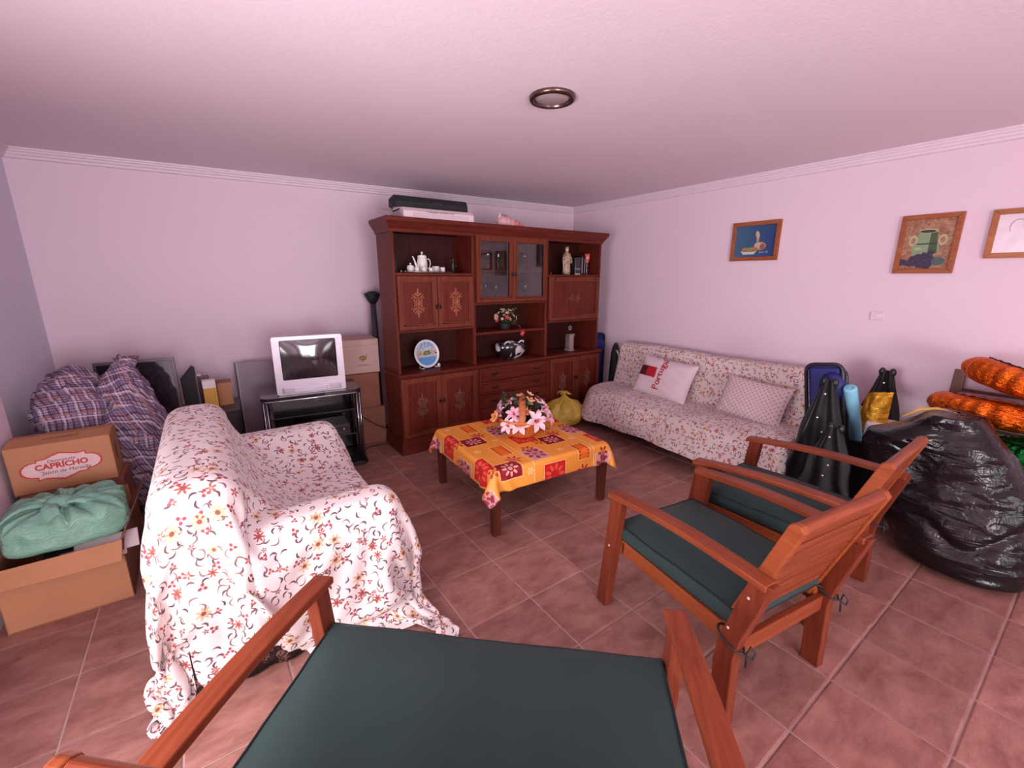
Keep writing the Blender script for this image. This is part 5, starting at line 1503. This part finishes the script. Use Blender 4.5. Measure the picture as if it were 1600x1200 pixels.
# open carton in front
wx, wy, h = .445, .52, .325
t = thing('open_carton', 'open cardboard carton with flap folded out, holding the green bag', 'box', (-.715, 2.94, 0), .02)
k = .006
MB().box(-wx/2, wx/2, -wy/2, wy/2, 0, .008).build('bottom', M_card, t)
MB().box(-wx/2, wx/2, -wy/2, -wy/2+k, 0, h).build('side', M_card, t, bevel=.001); MB().box(-wx/2, wx/2, wy/2-k, wy/2, 0, h).build('side', M_card, t, bevel=.001)
MB().box(-wx/2, -wx/2+k, -wy/2, wy/2, 0, h).build('side', M_card, t, bevel=.001); MB().box(wx/2-k, wx/2, -wy/2, wy/2, 0, h).build('side', M_card2, t, bevel=.001)  # right side in the darker card: its shade put into the colour
b = MB(); b.add([(-wx/2, -wy/2, h), (wx/2, -wy/2, h), (wx/2-.005, -wy/2-.075, h-.075), (-wx/2-.01, -wy/2-.075, h-.06)], [(0, 1, 2, 3)]); b.build('front_flap', M_card, t, solid=.005)
b = MB(); b.add([(wx/2, -wy/2+.02, h), (wx/2, wy/2+.06, h+.01), (wx/2+.065, wy/2+.12, h+.075), (wx/2+.02, -wy/2+.05, h+.05)], [(0, 1, 2, 3)]); b.build('side_flap', M_card2, t, solid=.005)  # flap likewise darker, shade put into its colour
b = MB(); b.add([(-wx/2, wy/2, h), (wx/2, wy/2, h), (wx/2, wy/2-.02, h+.10), (-wx/2, wy/2-.02, h+.10)], [(0, 1, 2, 3)]); b.build('back_flap', M_card, t, solid=.005)
# things in it
t2 = thing('printed_papers', 'pink and white printed packets wedged under the green bag', 'paper', (-.66, 2.80, .20), .1)
for q, (x, y, z, rx, m) in enumerate(((.05, -.10, .07, .35, plain('packet_pink', (.66, .40, .42), .4)), (.10, -.07, .085, .45, plain('packet_white', (.70, .60, .62), .4)), (-.06, -.11, .06, .3, plain('packet_grey', (.45, .40, .42), .4)))):
    MB().box(-.12, .12, -.05, .06, 0, .012).xf(Matrix.Translation((x, y, z)) @ Matrix.Rotation(rx, 4, 'X')).build('packet', m, t2, bevel=.003)
MB().box(-.13, .16, -.03, .20, .0, .10).build('filling', M_blackm, t2)
MB().box(.09, .11, -.112, -.110, .078, .095).build('print_mark', M_red, t2)
# plain carton under the detergent carton
carton('carton', 'brown carton hidden beneath the printed detergent carton', (-.725, 3.36, 0), 0, .42, .28, .455, M_card2)
# detergent carton
t = thing('detergent_carton', 'cardboard carton with red-outlined pink label reading CAPRICHO', 'box', (-.745, 3.345, .462), .015)
cw, cdp, chh = .415, .24, .262
MB().box(-cw/2, cw/2, -cdp/2, cdp/2, 0, chh).build('body', M_card, t, bevel=.004)
b = MB(); b.add([(-cw/2, -cdp/2, chh+.001), (cw/2, -cdp/2, chh+.001), (cw/2, .01, chh+.016), (-cw/2, .01, chh+.016)], [(0, 1, 2, 3)]); b.build('flap', M_card, t, solid=.004)
b = MB(); b.add([(-cw/2, cdp/2, chh+.001), (cw/2, cdp/2, chh+.001), (cw/2, .02, chh+.012), (-cw/2, .02, chh+.012)], [(0, 1, 2, 3)]); b.build('flap', M_card, t, solid=.004)
print_marks(t, M_ink, -.07, .08, .0, .012, 0, 12, 3, 'top_print'); o = t.children[-1]; o.rotation_euler = (-PI/2+.12, 0, 0); o.location = (0, -.055, chh+.0155)
# label outline (front face is y = -cdp/2)
def lab(s):
    pts = []
    W_, H_ = .150*s, .0
    for k in range(9):                                    # right lobe
        a = -PI/2+PI*k/8; pts.append((.105+.055*math.cos(a), .004+.040*math.sin(a)*1.0))
    pts += [(.100, .046), (.100, .060), (.07, .055), (.03, .064), (0, .072), (-.03, .062), (-.06, .048), (-.095, .046), (-.095, .034)]
    for k in range(9):
        a = PI/2+PI*k/8; pts.append((-.105+.055*math.cos(a), -.004+.040*math.sin(a)))
    pts += [(-.100, -.046), (-.100, -.060), (-.07, -.055), (-.03, -.064), (0, -.072), (.03, -.062), (.06, -.048), (.095, -.046), (.095, -.036)]
    return pts
def labobj(sc, y, mat, nm):
    pts = [(p[0]*sc[0], p[1]*sc[1]) for p in lab(1)]
    return MB().prism([(p[0]-.005, p[1]+chh*.50) for p in pts], 1, -cdp/2-y, -cdp/2-.0001).build(nm, mat, t)
labobj((1.03, 1.12), .0006, plain('label_red', (.50, .035, .025), .6), 'label_outline'); labobj((.975, 1.0), .0010, M_pinklabel, 'label')
def tx(s, size, mat, x, z, **k): return text_mb(s, size, mat, 'lettering', t, Matrix(((1, 0, 0, x), (0, 0, -1, -cdp/2-.0012), (0, 1, 0, z), (0, 0, 0, 1))), depth=.0002, **k)
tx('Detergente', .024, M_ink, -.005, chh*.5+.035, shear=.3); tx('CAPRICHO', .042, plain('label_red_ink', (.50, .03, .03), .6), -.005, chh*.5+.006, bold=.0016); tx('con', .011, M_ink, -.088, chh*.5-.018, shear=.3); tx('Jab\u00f3n de Marsella', .027, M_ink, .008, chh*.5-.028, shear=.25)
# round print on the side
b = MB()
for k in range(5):
    b.tube([(cw/2+.0006, -.02+.030*math.cos(a)*(1-.15*k), .14+.055*math.sin(a)*(1-.17*k)) for a in [2*PI*q/20 for q in range(20)]], .0011, 4, closed=True)
b.build('side_print', plain('brown_print', (.22, .08, .05), .7), t)

# ------------------------------------------------------------------ along the back wall behind the sofa
t = thing('low_cabinet', 'low dark cabinet behind the sofa carrying the flat screen', 'cabinet', (-.125, 4.38, 0), ang_b)
MB().box(-.62, .27, -.20, .20, .04, .50).build('body', plain('dark_laminate', (.035, .025, .03), .4), t, bevel=.004); MB().box(-.63, .28, -.21, .20, .50, .525).build('top', plain('dark_top', (.05, .035, .042), .35), t, bevel=.003); MB().box(-.60, .25, -.18, .18, 0, .04).build('plinth', M_black, t)
for x0, x1 in ((-.61, -.18), (-.17, .26)): MB().box(x0, x1, -.214, -.20, .05, .49).build('door', plain('dark_door', (.045, .032, .038), .4), t, bevel=.003)
t = thing('flat_screen', 'black flat-screen television leaning behind the plaid bundle', 'television', (-.475, 4.30, .525), -.02)
t.rotation_euler = (-.10, 0, -.02)
MB().box(-.25, .23, 0, .035, .0, .455).build('housing', M_black, t, bevel=.004); MB().box(-.232, .212, -.003, .001, .03, .432).build('panel', M_bglass, t)
for s in (((-.25, .23, -.006, .0, .435, .455)), ((.212, .23, -.006, 0, 0, .436)), ((-.25, -.232, -.006, 0, 0, .436))): MB().box(*s).build('bezel', plain('grey_bezel', (.10, .065, .08), .35), t, bevel=.002)
t = thing('black_case', 'slanted black case between the flat screen and the yellow box', 'case', (-.17, 4.33, .525), .1)
b = MB(); b.prism([(-.055, 0), (.045, 0), (.045, .36), (.03, .37), (-.055, .27)], 1, -.04, .04); b.build('body', M_blackm, t, bevel=.004); MB().box(.040, .050, -.042, .042, .02, .30).build('edge', plain('mauve_edge', (.12, .07, .09), .4), t)
t = thing('small_carton', 'small yellow and white carton behind the sofa', 'box', (-.045, 4.28, .525), .05)
MB().box(-.045, .045, -.03, .05, 0, .185).build('body', plain('yellow_card', (.62, .33, .05), .5), t, bevel=.002); MB().box(-.046, .044, -.0315, .051, .185, .25).build('white_end', M_cream, t, bevel=.002)
t = thing('tan_packet', 'flat tan packet sticking out beside the yellow and white carton', 'packet', (.055, 4.38, .525), .1); MB().box(-.05, .055, -.02, .02, 0, .215).build('body', M_card, t, bevel=.003); MB().box(-.052, .057, -.021, .021, .195, .217).build('fold', M_card2, t, bevel=.002)
t = thing('dark_packet', 'small purplish packet on top behind the yellow carton', 'packet', (-.09, 4.40, .525), 0); MB().box(-.05, .05, -.02, .02, 0, .27).build('body', plain('purple_dark', (.10, .05, .07), .5), t, bevel=.003); MB().box(-.045, .0, -.021, .02, .27, .285).build('tab', M_cream, t, bevel=.002)
# grey board leaning on the wall
t = thing('leaning_board', 'grey-mauve board with dark edge leaning behind the television stand', 'board', (.335, 4.50, 0), ang_b); t.rotation_euler = (-.07, 0, ang_b)
MB().box(-.165, .30, -.012, .012, 0, .85).build('panel', plain('mauve_board', (.26, .19, .23), .5, var=.03), t, bevel=.004); MB().box(-.180, -.165, -.020, .016, 0, .852).build('edge_strip', M_black, t, bevel=.003); MB().box(-.165, -.158, -.0135, -.011, .02, .85).build('trim_strip', plain('pale_strip', (.55, .44, .50), .4), t)

# ------------------------------------------------------------------ television stand
rzT = -.10
t = thing('television_stand', 'black television stand with glass shelves and silver-lined posts', 'stand', (.655, 3.90, 0), rzT)
b = MB(); b.prism([(-.375, -.17), (-.33, -.21), (.33, -.21), (.375, -.17), (.375, .21), (-.375, .21)], 2, .652, .682); b.build('top', M_bglass, t, bevel=.004)
MB().tube([(-.36, -.185, .652), (-.32, -.214, .652), (.32, -.214, .652), (.36, -.185, .652)], .005, 6).build('trim', M_chrome, t)
for x in (-.345, .345):
    MB().tube([(x, -.175, .03), (x, -.175, .652)], .026, 14).build('post', M_black, t)
    b = MB()
    for dx in (-.012, .012): b.tube([(x+dx, -.200, .04), (x+dx, -.200, .645)], .0035, 6)
    b.build('silver_line', M_chrome, t); MB().tube([(x, .17, .03), (x, .17, .652)], .02, 12).build('post', M_black, t)
for z, m in ((.49, M_bglass), (.27, M_bglass)): MB().box(-.34, .34, -.16, .20, z, z+.010).build('shelf', m, t, bevel=.002)
b = MB(); b.prism([(-.39, -.19), (-.35, -.235), (.35, -.235), (.39, -.19), (.39, .21), (-.39, .21)], 2, .0, .035); b.build('base', M_black, t, bevel=.004)
MB().box(-.30, .33, .19, .20, .05, .64).build('back_glass', M_bglass, t)
t = thing('set_top_player', 'black player box on the upper glass shelf of the stand', 'player', (.72, 3.88, .28), rzT); MB().box(-.20, .20, -.12, .14, 0, .085).build('body', plain('player_grey', (.05, .035, .045), .4), t, bevel=.003); MB().box(-.19, .19, -.123, -.119, .02, .065).build('front', M_bglass, t); MB().ball((.15, -.125, .042), .01, 8, 6).build('knob', M_chrome, t)
# tube television
t = thing('tube_television', 'silver tube television with dark screen on the black stand', 'television', (.655, 3.83, .683), rzT-.01)
Wf, Hf = .515, .465
b = MB()                                              # front frame with rounded outline
def ringz(sx, sy, y, r=.02):
    pts = []
    for cx, cz, a0 in ((1, 1, 0), (-1, 1, PI/2), (-1, -1, PI), (1, -1, 3*PI/2)):
        for k in range(5):
            a = a0+PI/2*k/4; pts.append((cx*(sx-r)+r*math.cos(a), y, cz*(sy-r)+r*math.sin(a)))
    return pts
Hc = Hf/2
rings = [ringz(Wf/2, Hf/2, -.085+.0, .016), ringz(Wf/2+.003, Hf/2+.002, -.05, .02), ringz(Wf/2, Hf/2, -.0, .02), ringz(Wf/2-.02, Hf/2-.02, .03, .03), ringz(Wf/2-.09, Hf/2-.07, .22, .04), ringz(Wf/2-.14, Hf/2-.12, .32, .04)]
zs = [0, 0, 0, 0, -.01, -.03]
vs = [(p[0], p[1], p[2]+Hc+zs[i]) for i, r_ in enumerate(rings) for p in r_]; n = 20
fs = [(i*n+k, i*n+(k+1) % n, (i+1)*n+(k+1) % n, (i+1)*n+k) for i in range(len(rings)-1) for k in range(n)]+[tuple(range((len(rings)-1)*n, len(rings)*n))]
sc = ringz(.205, .158, -.083, .012); szc = Hc+.045       # opening for the screen
vs += [(p[0], p[1]-.003, p[2]+szc) for p in sc]; m0 = len(rings)*n
fs += [(k, (k+1) % n, m0+(k+1) % n, m0+k) for k in range(n)]
b.add(vs, fs); b.build('housing', M_silverpl, t, bevel=.002)
b = MB(); P = np.zeros((21, 17, 3))
for i in range(21):
    for j in range(17):
        u = i/20*2-1; v = j/16*2-1; P[i, j] = (u*.204, -.070-.018*(1-u*u)*(1-v*v)-.004*(1-u*u), szc+v*.157)
b.grid(P); b.build('screen', M_screen, t)
MB().box(-.21, .21, -.098, -.080, .012, .062).build('control_panel', M_silverpl, t, bevel=.006, seg=3)
b = MB()
for s in (-1, 1):
    for q in range(5): b.box(s*.175-.045, s*.175+.045, -.0995, -.097, .020+q*.008, .023+q*.008)
b.build('speaker_slots', plain('slot_grey', (.35, .28, .33), .5), t)
b = MB(); 
for q in range(5): b.ball((.02+q*.016, -.0985, .036), (.004, .002, .003), 8, 5)
b.build('buttons', plain('button_grey', (.40, .33, .38), .4), t); MB().tube([(.115+.011*math.cos(a), -.0985, .038+.011*math.sin(a)) for a in [2*PI*k/14 for k in range(14)]], .0018, 5, closed=True).build('power_ring', M_chrome, t)
print_marks(t, plain('mark_grey', (.30, .25, .28), .5), -.02, .03, .074, .006, -.0872, 6)

# ------------------------------------------------------------------ cartons between stand and wall unit
carton('carton', 'brown carton at the bottom of the stack beside the wall unit', (1.135, 4.26, 0), -.05, .42, .34, .365, M_card2)
carton('carton', 'brown carton in the middle of the stack beside the wall unit', (1.11, 4.26, .371), -.05, .40, .33, .335, M_card2)
t = carton('carton', 'whitish carton with an olive emblem on top of the stack', (1.095, 4.27, .714), -.06, .47, .33, .315, M_cardw)
YL = -.33/2-.0012
b = MB(); vs = [(.085+.034*math.cos(a), YL, .145+.024*math.sin(a)) for a in [2*PI*k/24 for k in range(24)]]; b.add(vs, [tuple(range(24))]); b.build('emblem', plain('olive_print', (.20, .13, .02), .6), t)
print_marks(t, plain('olive_pale', (.50, .40, .12), .6), .063, .107, .145, .010, YL-.002, 4, 2, 'emblem_letters')
b = MB(); b.add([(.085, YL, .12), (.095, YL, .122), (.075, YL, .10)], [(0, 1, 2)]); b.add([(.11, YL-.001, .16), (.12, YL-.001, .178), (.128, YL-.001, .186), (.126, YL-.001, .176), (.118, YL-.001, .160)], [(0, 1, 2, 3, 4)]); b.build('emblem_tail', plain('olive_dark', (.12, .07, .02), .6), t)
print_marks(t, plain('faded_ink', (.16, .10, .10), .6), .03, .15, .078, .014, YL-.001, 16, 9)
MB().box(-.23, .235, YL, YL+.002, .262, .266).build('crease', M_card, t)
t = thing('upright_stand', 'black upright stand with a flared top beside the wall unit', 'stand', (1.30, 4.50, 0))
t.location = (1.43, 4.50, 0)
b = MB(); b.lathe([(.030, .03), (.026, .6), (.034, 1.0), (.028, 1.34)], n=14); b.build('pole', plain('dark_sleeve', (.04, .03, .035), .6), t)
b = MB(); b.lathe([(.028, 1.33), (.055, 1.37), (.085, 1.43), (.080, 1.44), (.03, 1.46), (.001, 1.462)], n=7); b.build('flared_top', M_blackm, t); MB().lathe([(.06, 0), (.06, .02), (.02, .04)], n=16).build('foot', M_black, t)
t = thing('power_cable', 'thin black cable running from the stand across the cartons', 'cable', (1.03, 4.03, 0))
MB().tube([(-.02, -.08, .40), (.05, -.02, .33), (.20, .0, .20), (.30, -.02, .15)], .004, 6).build('cable', M_cord, t); MB().tube([(-.08, -.20, .05), (-.03, -.14, .006), (.10, -.04, .01), (.29, -.06, .02)], .004, 6).build('cable', M_cord, t)

# ------------------------------------------------------------------ folded things in the gap right of the wall unit
def folded_lounger(loc, rz, h, w_, label, head=True, pad=.09, straps=True):
    t = thing('folding_lounger', label, 'lounger', loc, rz, 'folded navy sun loungers')
    # local: x width, y thickness, z up
    fr = MB(); R_ = .05
    def loop(y, hh, x0, x1):
        pts = [(x0, y, .02), (x0, y, hh-R_)]
        for k in range(5): a = PI-PI/2*k/4; pts.append((x0+R_+R_*math.cos(a), y, hh-R_+R_*math.sin(a)))
        for k in range(5): a = PI/2-PI/2*k/4; pts.append((x1-R_+R_*math.cos(a), y, hh-R_+R_*math.sin(a)))
        pts += [(x1, y, hh-R_), (x1, y, .02)]; return pts
    MB().tube(loop(-.05, h, -w_/2, w_/2), .013, 10).build('frame', M_black, t); MB().tube(loop(.04, h*.96, -w_/2+.01, w_/2-.01), .012, 10).build('frame', M_black, t)
    P = np.zeros((14, 22, 3))
    for s in (-1, 1):
        pass
    b = MB(); b.prism([(-.042, .05), (-.058, .30), (-.052, h*.6), (-.056, h-.02), (.010, h-.01), (.03, h*.6), (.03, .05)], 0, -w_/2+.012, w_/2-.012); b.build('canvas', M_navy, t, bevel=.02, seg=3)
    if head:
        b = MB(); b.ball((0, 0, 0), (w_/2-.03, .055, .10), 24, 12); o = b.build('head_cushion', M_navy, t); o.location = (.05, -.045, h-.15)
    if straps:
        b = MB()
        for q in range(9): b.tube([(-w_/2-.013, -.05, .25+q*.045), (-w_/2-.004, -.066, .262+q*.045)], .004, 5)
        b.build('lacing', plain('lacing_white', (.6, .55, .58), .5), t)
    return t
folded_lounger((4.07, 3.98, 0), -.25, .90, .30, 'folded navy lounger standing between wall unit and right wall', True)
t = thing('folded_umbrella', 'black folded fabric bundle beside the navy lounger in the corner', 'bundle', (4.165, 3.66, 0))
b = MB(); b.lathe([(.05, 0), (.065, .05), (.07, .3), (.06, .6), (.045, .74), (.02, .80), (.001, .81)], n=18); b.build('fabric', M_blackm, t, sub=1); MB().tube([(-.03, -.05, .72), (.0, -.06, .66), (.02, -.05, .60)], .012, 8).build('clip', M_silverpl, t)
t = thing('wheel_basket', 'round dark net basket peeping out behind the sofa bed end', 'basket', (3.93, 3.50, 0)); 
b = MB()
for k in range(14):
    a = PI*k/13; b.tube([(.15*math.cos(a)*math.sin(p), .12*math.sin(a)*math.sin(p)*1.0-.0, .20+.17*math.cos(p)) for p in [PI*q/12 for q in range(13)]], .003, 5)
for z, r_ in ((.30, .12), (.20, .15), (.10, .125)): b.tube([(r_*math.cos(a), r_*.8*math.sin(a), z) for a in [2*PI*q/24 for q in range(24)]], .004, 5, closed=True)
b.build('hoops', M_iron, t); MB().ball((0, 0, .19), (.135, .10, .165), 20, 12).build('net', plain('dark_net', (.035, .025, .022), .9, var=.3, scale=80), t); MB().lathe([(.10, 0), (.11, .03), (.08, .05)], n=18).build('foot', M_black, t)

# ------------------------------------------------------------------ pile between sofa bed and the bin bag
flg = folded_lounger((3.52, 1.01, 0), -PI/2, 1.03, .22, 'folded navy lounger with white-laced frame at the sofa bed end', True)
flg.rotation_euler = (0, -.155, -PI/2)
def folded_chair(loc, rz, h, label, lean=0):
    """folded black camping chair: a hooded bundle of crossed tubes and hanging cloth"""
    t = thing('folding_chair', label, 'chair', loc, rz, 'folded black camping chairs'); t.rotation_euler = (0, lean, rz)
    P = np.zeros((20, 16, 3))
    for i in range(20):
        u = i/19
        for j in range(16):
            v = j/15*2-1; wd = (.035+.16*(1-u)**.8)*(1+.1*math.sin(u*12)); P[i, j] = (v*wd, -.05-.03*math.cos(v*7+u*3)*(1-u*.5)+.02*u, .12+(h-.13)*u-.05*abs(v)*(1-u))
    MB().grid(P).build('seat_cloth', M_blackm, t, solid=.004, sub=1)
    for s in (-1, 1):
        MB().tube([(s*.17, -.02, .02), (s*.12, -.02, h*.45), (s*.03, -.02, h*.97)], .010, 8).build('tube', M_black, t)
        MB().tube([(s*.10, .03, .02), (s*.05, .03, h*.5), (s*.035, .02, h*.88)], .010, 8).build('tube', M_black, t)
        MB().tube([(s*.17, -.02, .03), (-s*.10, .03, h*.42)], .008, 8).build('brace', M_black, t)
        MB().ball((s*.03, -.02, h*.975), (.022, .02, .032), 10, 8).build('end_cap', M_black, t)
    b = MB()
    for x, z in ((.0, h*.90), (-.02, h*.72), (.02, h*.62), (.0, h*.50)): b.ball((x, -.085, z), (.008, .006, .008), 8, 6)
    b.build('rivets', plain('bright_rivet', (.8, .75, .75), .2, .8), t)['kind'] = 'stuff'
    return t
folded_chair((3.40, 1.09, 0), -PI/2+.1, .94, 'folded black camping chair in front of the navy lounger', 0)
folded_chair((3.27, .965, 0), -PI/2-.1, .67, 'shorter folded black camping chair beside the blue foam roll', 0)
folded_chair((4.07, .96, 0), -PI/2+.1, .95, 'folded black camping chair leaning at the wall behind the gold packet', 0)
t = thing('foam_roll', 'light blue rolled foam mat leaning among the folded chairs', 'mat', (3.76, .985, .464)); t.rotation_euler = Vector((-.33, .0, .43)).to_track_quat('Z', 'Y').to_euler()
b = MB(); b.lathe([(.036, 0), (.038, .01), (.038, .53), (.034, .54), (.012, .538)], n=22); b.build('roll', plain('sky_blue_foam', (.23, .56, .72), .6, var=.02), t)
MB().tube([(.024*(1-k/40)*math.cos(k*.5)+.002, .024*(1-k/40)*math.sin(k*.5), .539) for k in range(30)], .0025, 4).build('spiral_end', plain('foam_edge', (.16, .42, .56), .6), t)
t = thing('gold_packet', 'crinkled yellow-gold packet between foam roll and black chair', 'packet', (3.80, .93, .53), -PI/2+.1)
P = np.array([[((i/13-.5)*.17*(1-.35*(j/13)*(i < 6)), -.02*math.sin(i/13*PI)+.014*noise.noise(Vector((i*.5, j*.5, 1))), j/13*.27*(1+.12*(i/13))) for j in range(14)] for i in range(14)])
b = MB(); b.grid(P); P2 = P.copy(); P2[..., 1] = -P2[..., 1]+.01; b.grid(P2); b.build('wrapper', F_gold, t); MB().box(-.085, -.068, -.005, .012, .0, .17).build('pale_edge', plain('lime_edge', (.45, .50, .15), .5), t)
t = thing('white_package', 'white folded package under the gold packet', 'package', (3.86, .84, .47), -PI/2+.2); MB().box(-.13, .13, -.09, .09, 0, .14).build('body', M_cream, t, bevel=.02, seg=3); MB().box(-.12, .12, -.092, .092, .06, .068).build('fold', plain('fold_grey', (.45, .38, .42), .6), t, bevel=.002)
t = thing('storage_crate', 'dark crate under the white package behind the bin bag', 'crate', (3.86, .86, 0), -PI/2)
for a in ((-.22, .22, -.17, -.155), (-.22, .22, .155, .17), (-.22, -.205, -.155, .155), (.205, .22, -.155, .155)): MB().box(*a, .01, .44).build('side', M_blackm, t, bevel=.003)
MB().box(-.22, .22, -.17, .17, .44, .462).build('lid', M_black, t, bevel=.003); MB().box(-.22, .22, -.17, .17, 0, .012).build('bottom', M_black, t)
# weathered wooden frame against the wall
t = thing('wooden_clothes_horse', 'weathered wooden folding frame leaning at the wall behind the foil balloons', 'frame', (4.10, .42, 0)); t.rotation_euler = (0, .09, 0)
for y in (.185, -.20): MB().box(-.018, .018, y-.030, y+.030, 0, .995).build('post', W_old, t, bevel=.004)
for z in (.35, .62, .86): MB().tube([(0, .16, z), (0, -.18, z)], .011, 8).build('rung', W_old, t)
for z in (.74, .47): MB().box(-.006, .006, -.17, .155, z-.03, z+.03).build('slat', W_old, t, bevel=.003)
# table carrying the balloons
t = thing('side_table', 'small dark side table under the foil balloons', 'table', (3.90, .12, 0))
MB().box(-.20, .20, -.42, .36, .50, .53).build('tabletop', W_table, t, bevel=.004)
for x in (-.17, .17):
    for y in (-.39, .33): MB().box(x-.02, x+.02, y-.02, y+.02, 0, .50).build('leg', W_table, t, bevel=.003)
def balloon(name, label, loc, rot, R1, r1, mat, mat2, seed, arc=2*PI, tw=1.0, grp='orange foil balloons'):
    t = thing(name, label, 'balloon', loc, 0, grp); t.rotation_euler = rot
    nu, nv = 120, 26; P = np.zeros((nu, nv, 3))
    for i in range(nu):
        a = arc*i/(nu-1 if arc < 6.28 else nu)
        for j in range(nv):
            q = 2*PI*j/(nv-1); edge = abs(math.cos(q))**.5; pk = 1-.20*(.5+.5*math.sin(a*26+seed+1.5*math.sin(a*5)))*abs(math.cos(q))**1.0
            rr = r1*pk*(1+.05*noise.noise(Vector((a*3, q*2, seed)))); x = (R1+rr*math.cos(q)); P[i, j] = (x*math.cos(a), x*math.sin(a)*tw, rr*.80*math.sin(q))
    P[:, -1] = P[:, 0]
    MB().grid(P, closed_u=arc >= 6.28).build('foil', mat, t)
    b = MB(); b.lathe([(.0001, 0), (R1-r1*.6, .0), (R1-r1*.2, r1*.5)], n=32, cap=False); b.lathe([(R1+r1*.98, -.004), (R1+r1*1.12, 0), (R1+r1*.98, .004)], n=60, cap=False) if False else None
    Pb = np.array([[(x*math.cos(a), x*math.sin(a)*tw, z+.004*math.sin(a*26+q)) for q, (x, z) in enumerate(((.001, .0), (R1*.4, .004), (R1-r1*.5, r1*.52), (R1-.1*r1, r1*.76), (R1+.25*r1, r1*.80)))] for a in np.linspace(0, 2*PI, 60)])
    MB().grid(Pb).build('printed_top', mat2, t)
    return t
F_top = m_film('dark_print_foil', (.05, .04, .05), (.34, .28, .30), .25, 11, .6)
balloon('foil_balloon', 'upper orange foil number balloon with a dark printed top', (3.87, .25, .985), (.30, .16, 0), .185, .100, F_orange, F_top, 1, tw=1.15)
balloon('foil_balloon', 'lower orange foil number balloon resting on the green one', (3.88, .34, .795), (.08, .16, .1), .20, .098, F_orange, F_top, 5, tw=1.15)
balloon('foil_balloon', 'shiny green foil balloon at the bottom of the balloon pile', (3.86, .15, .60), (.04, .05, .2), .13, .070, F_gfoil, F_gfoil, 9, tw=1.3, grp='green foil balloon')
MB_ = None
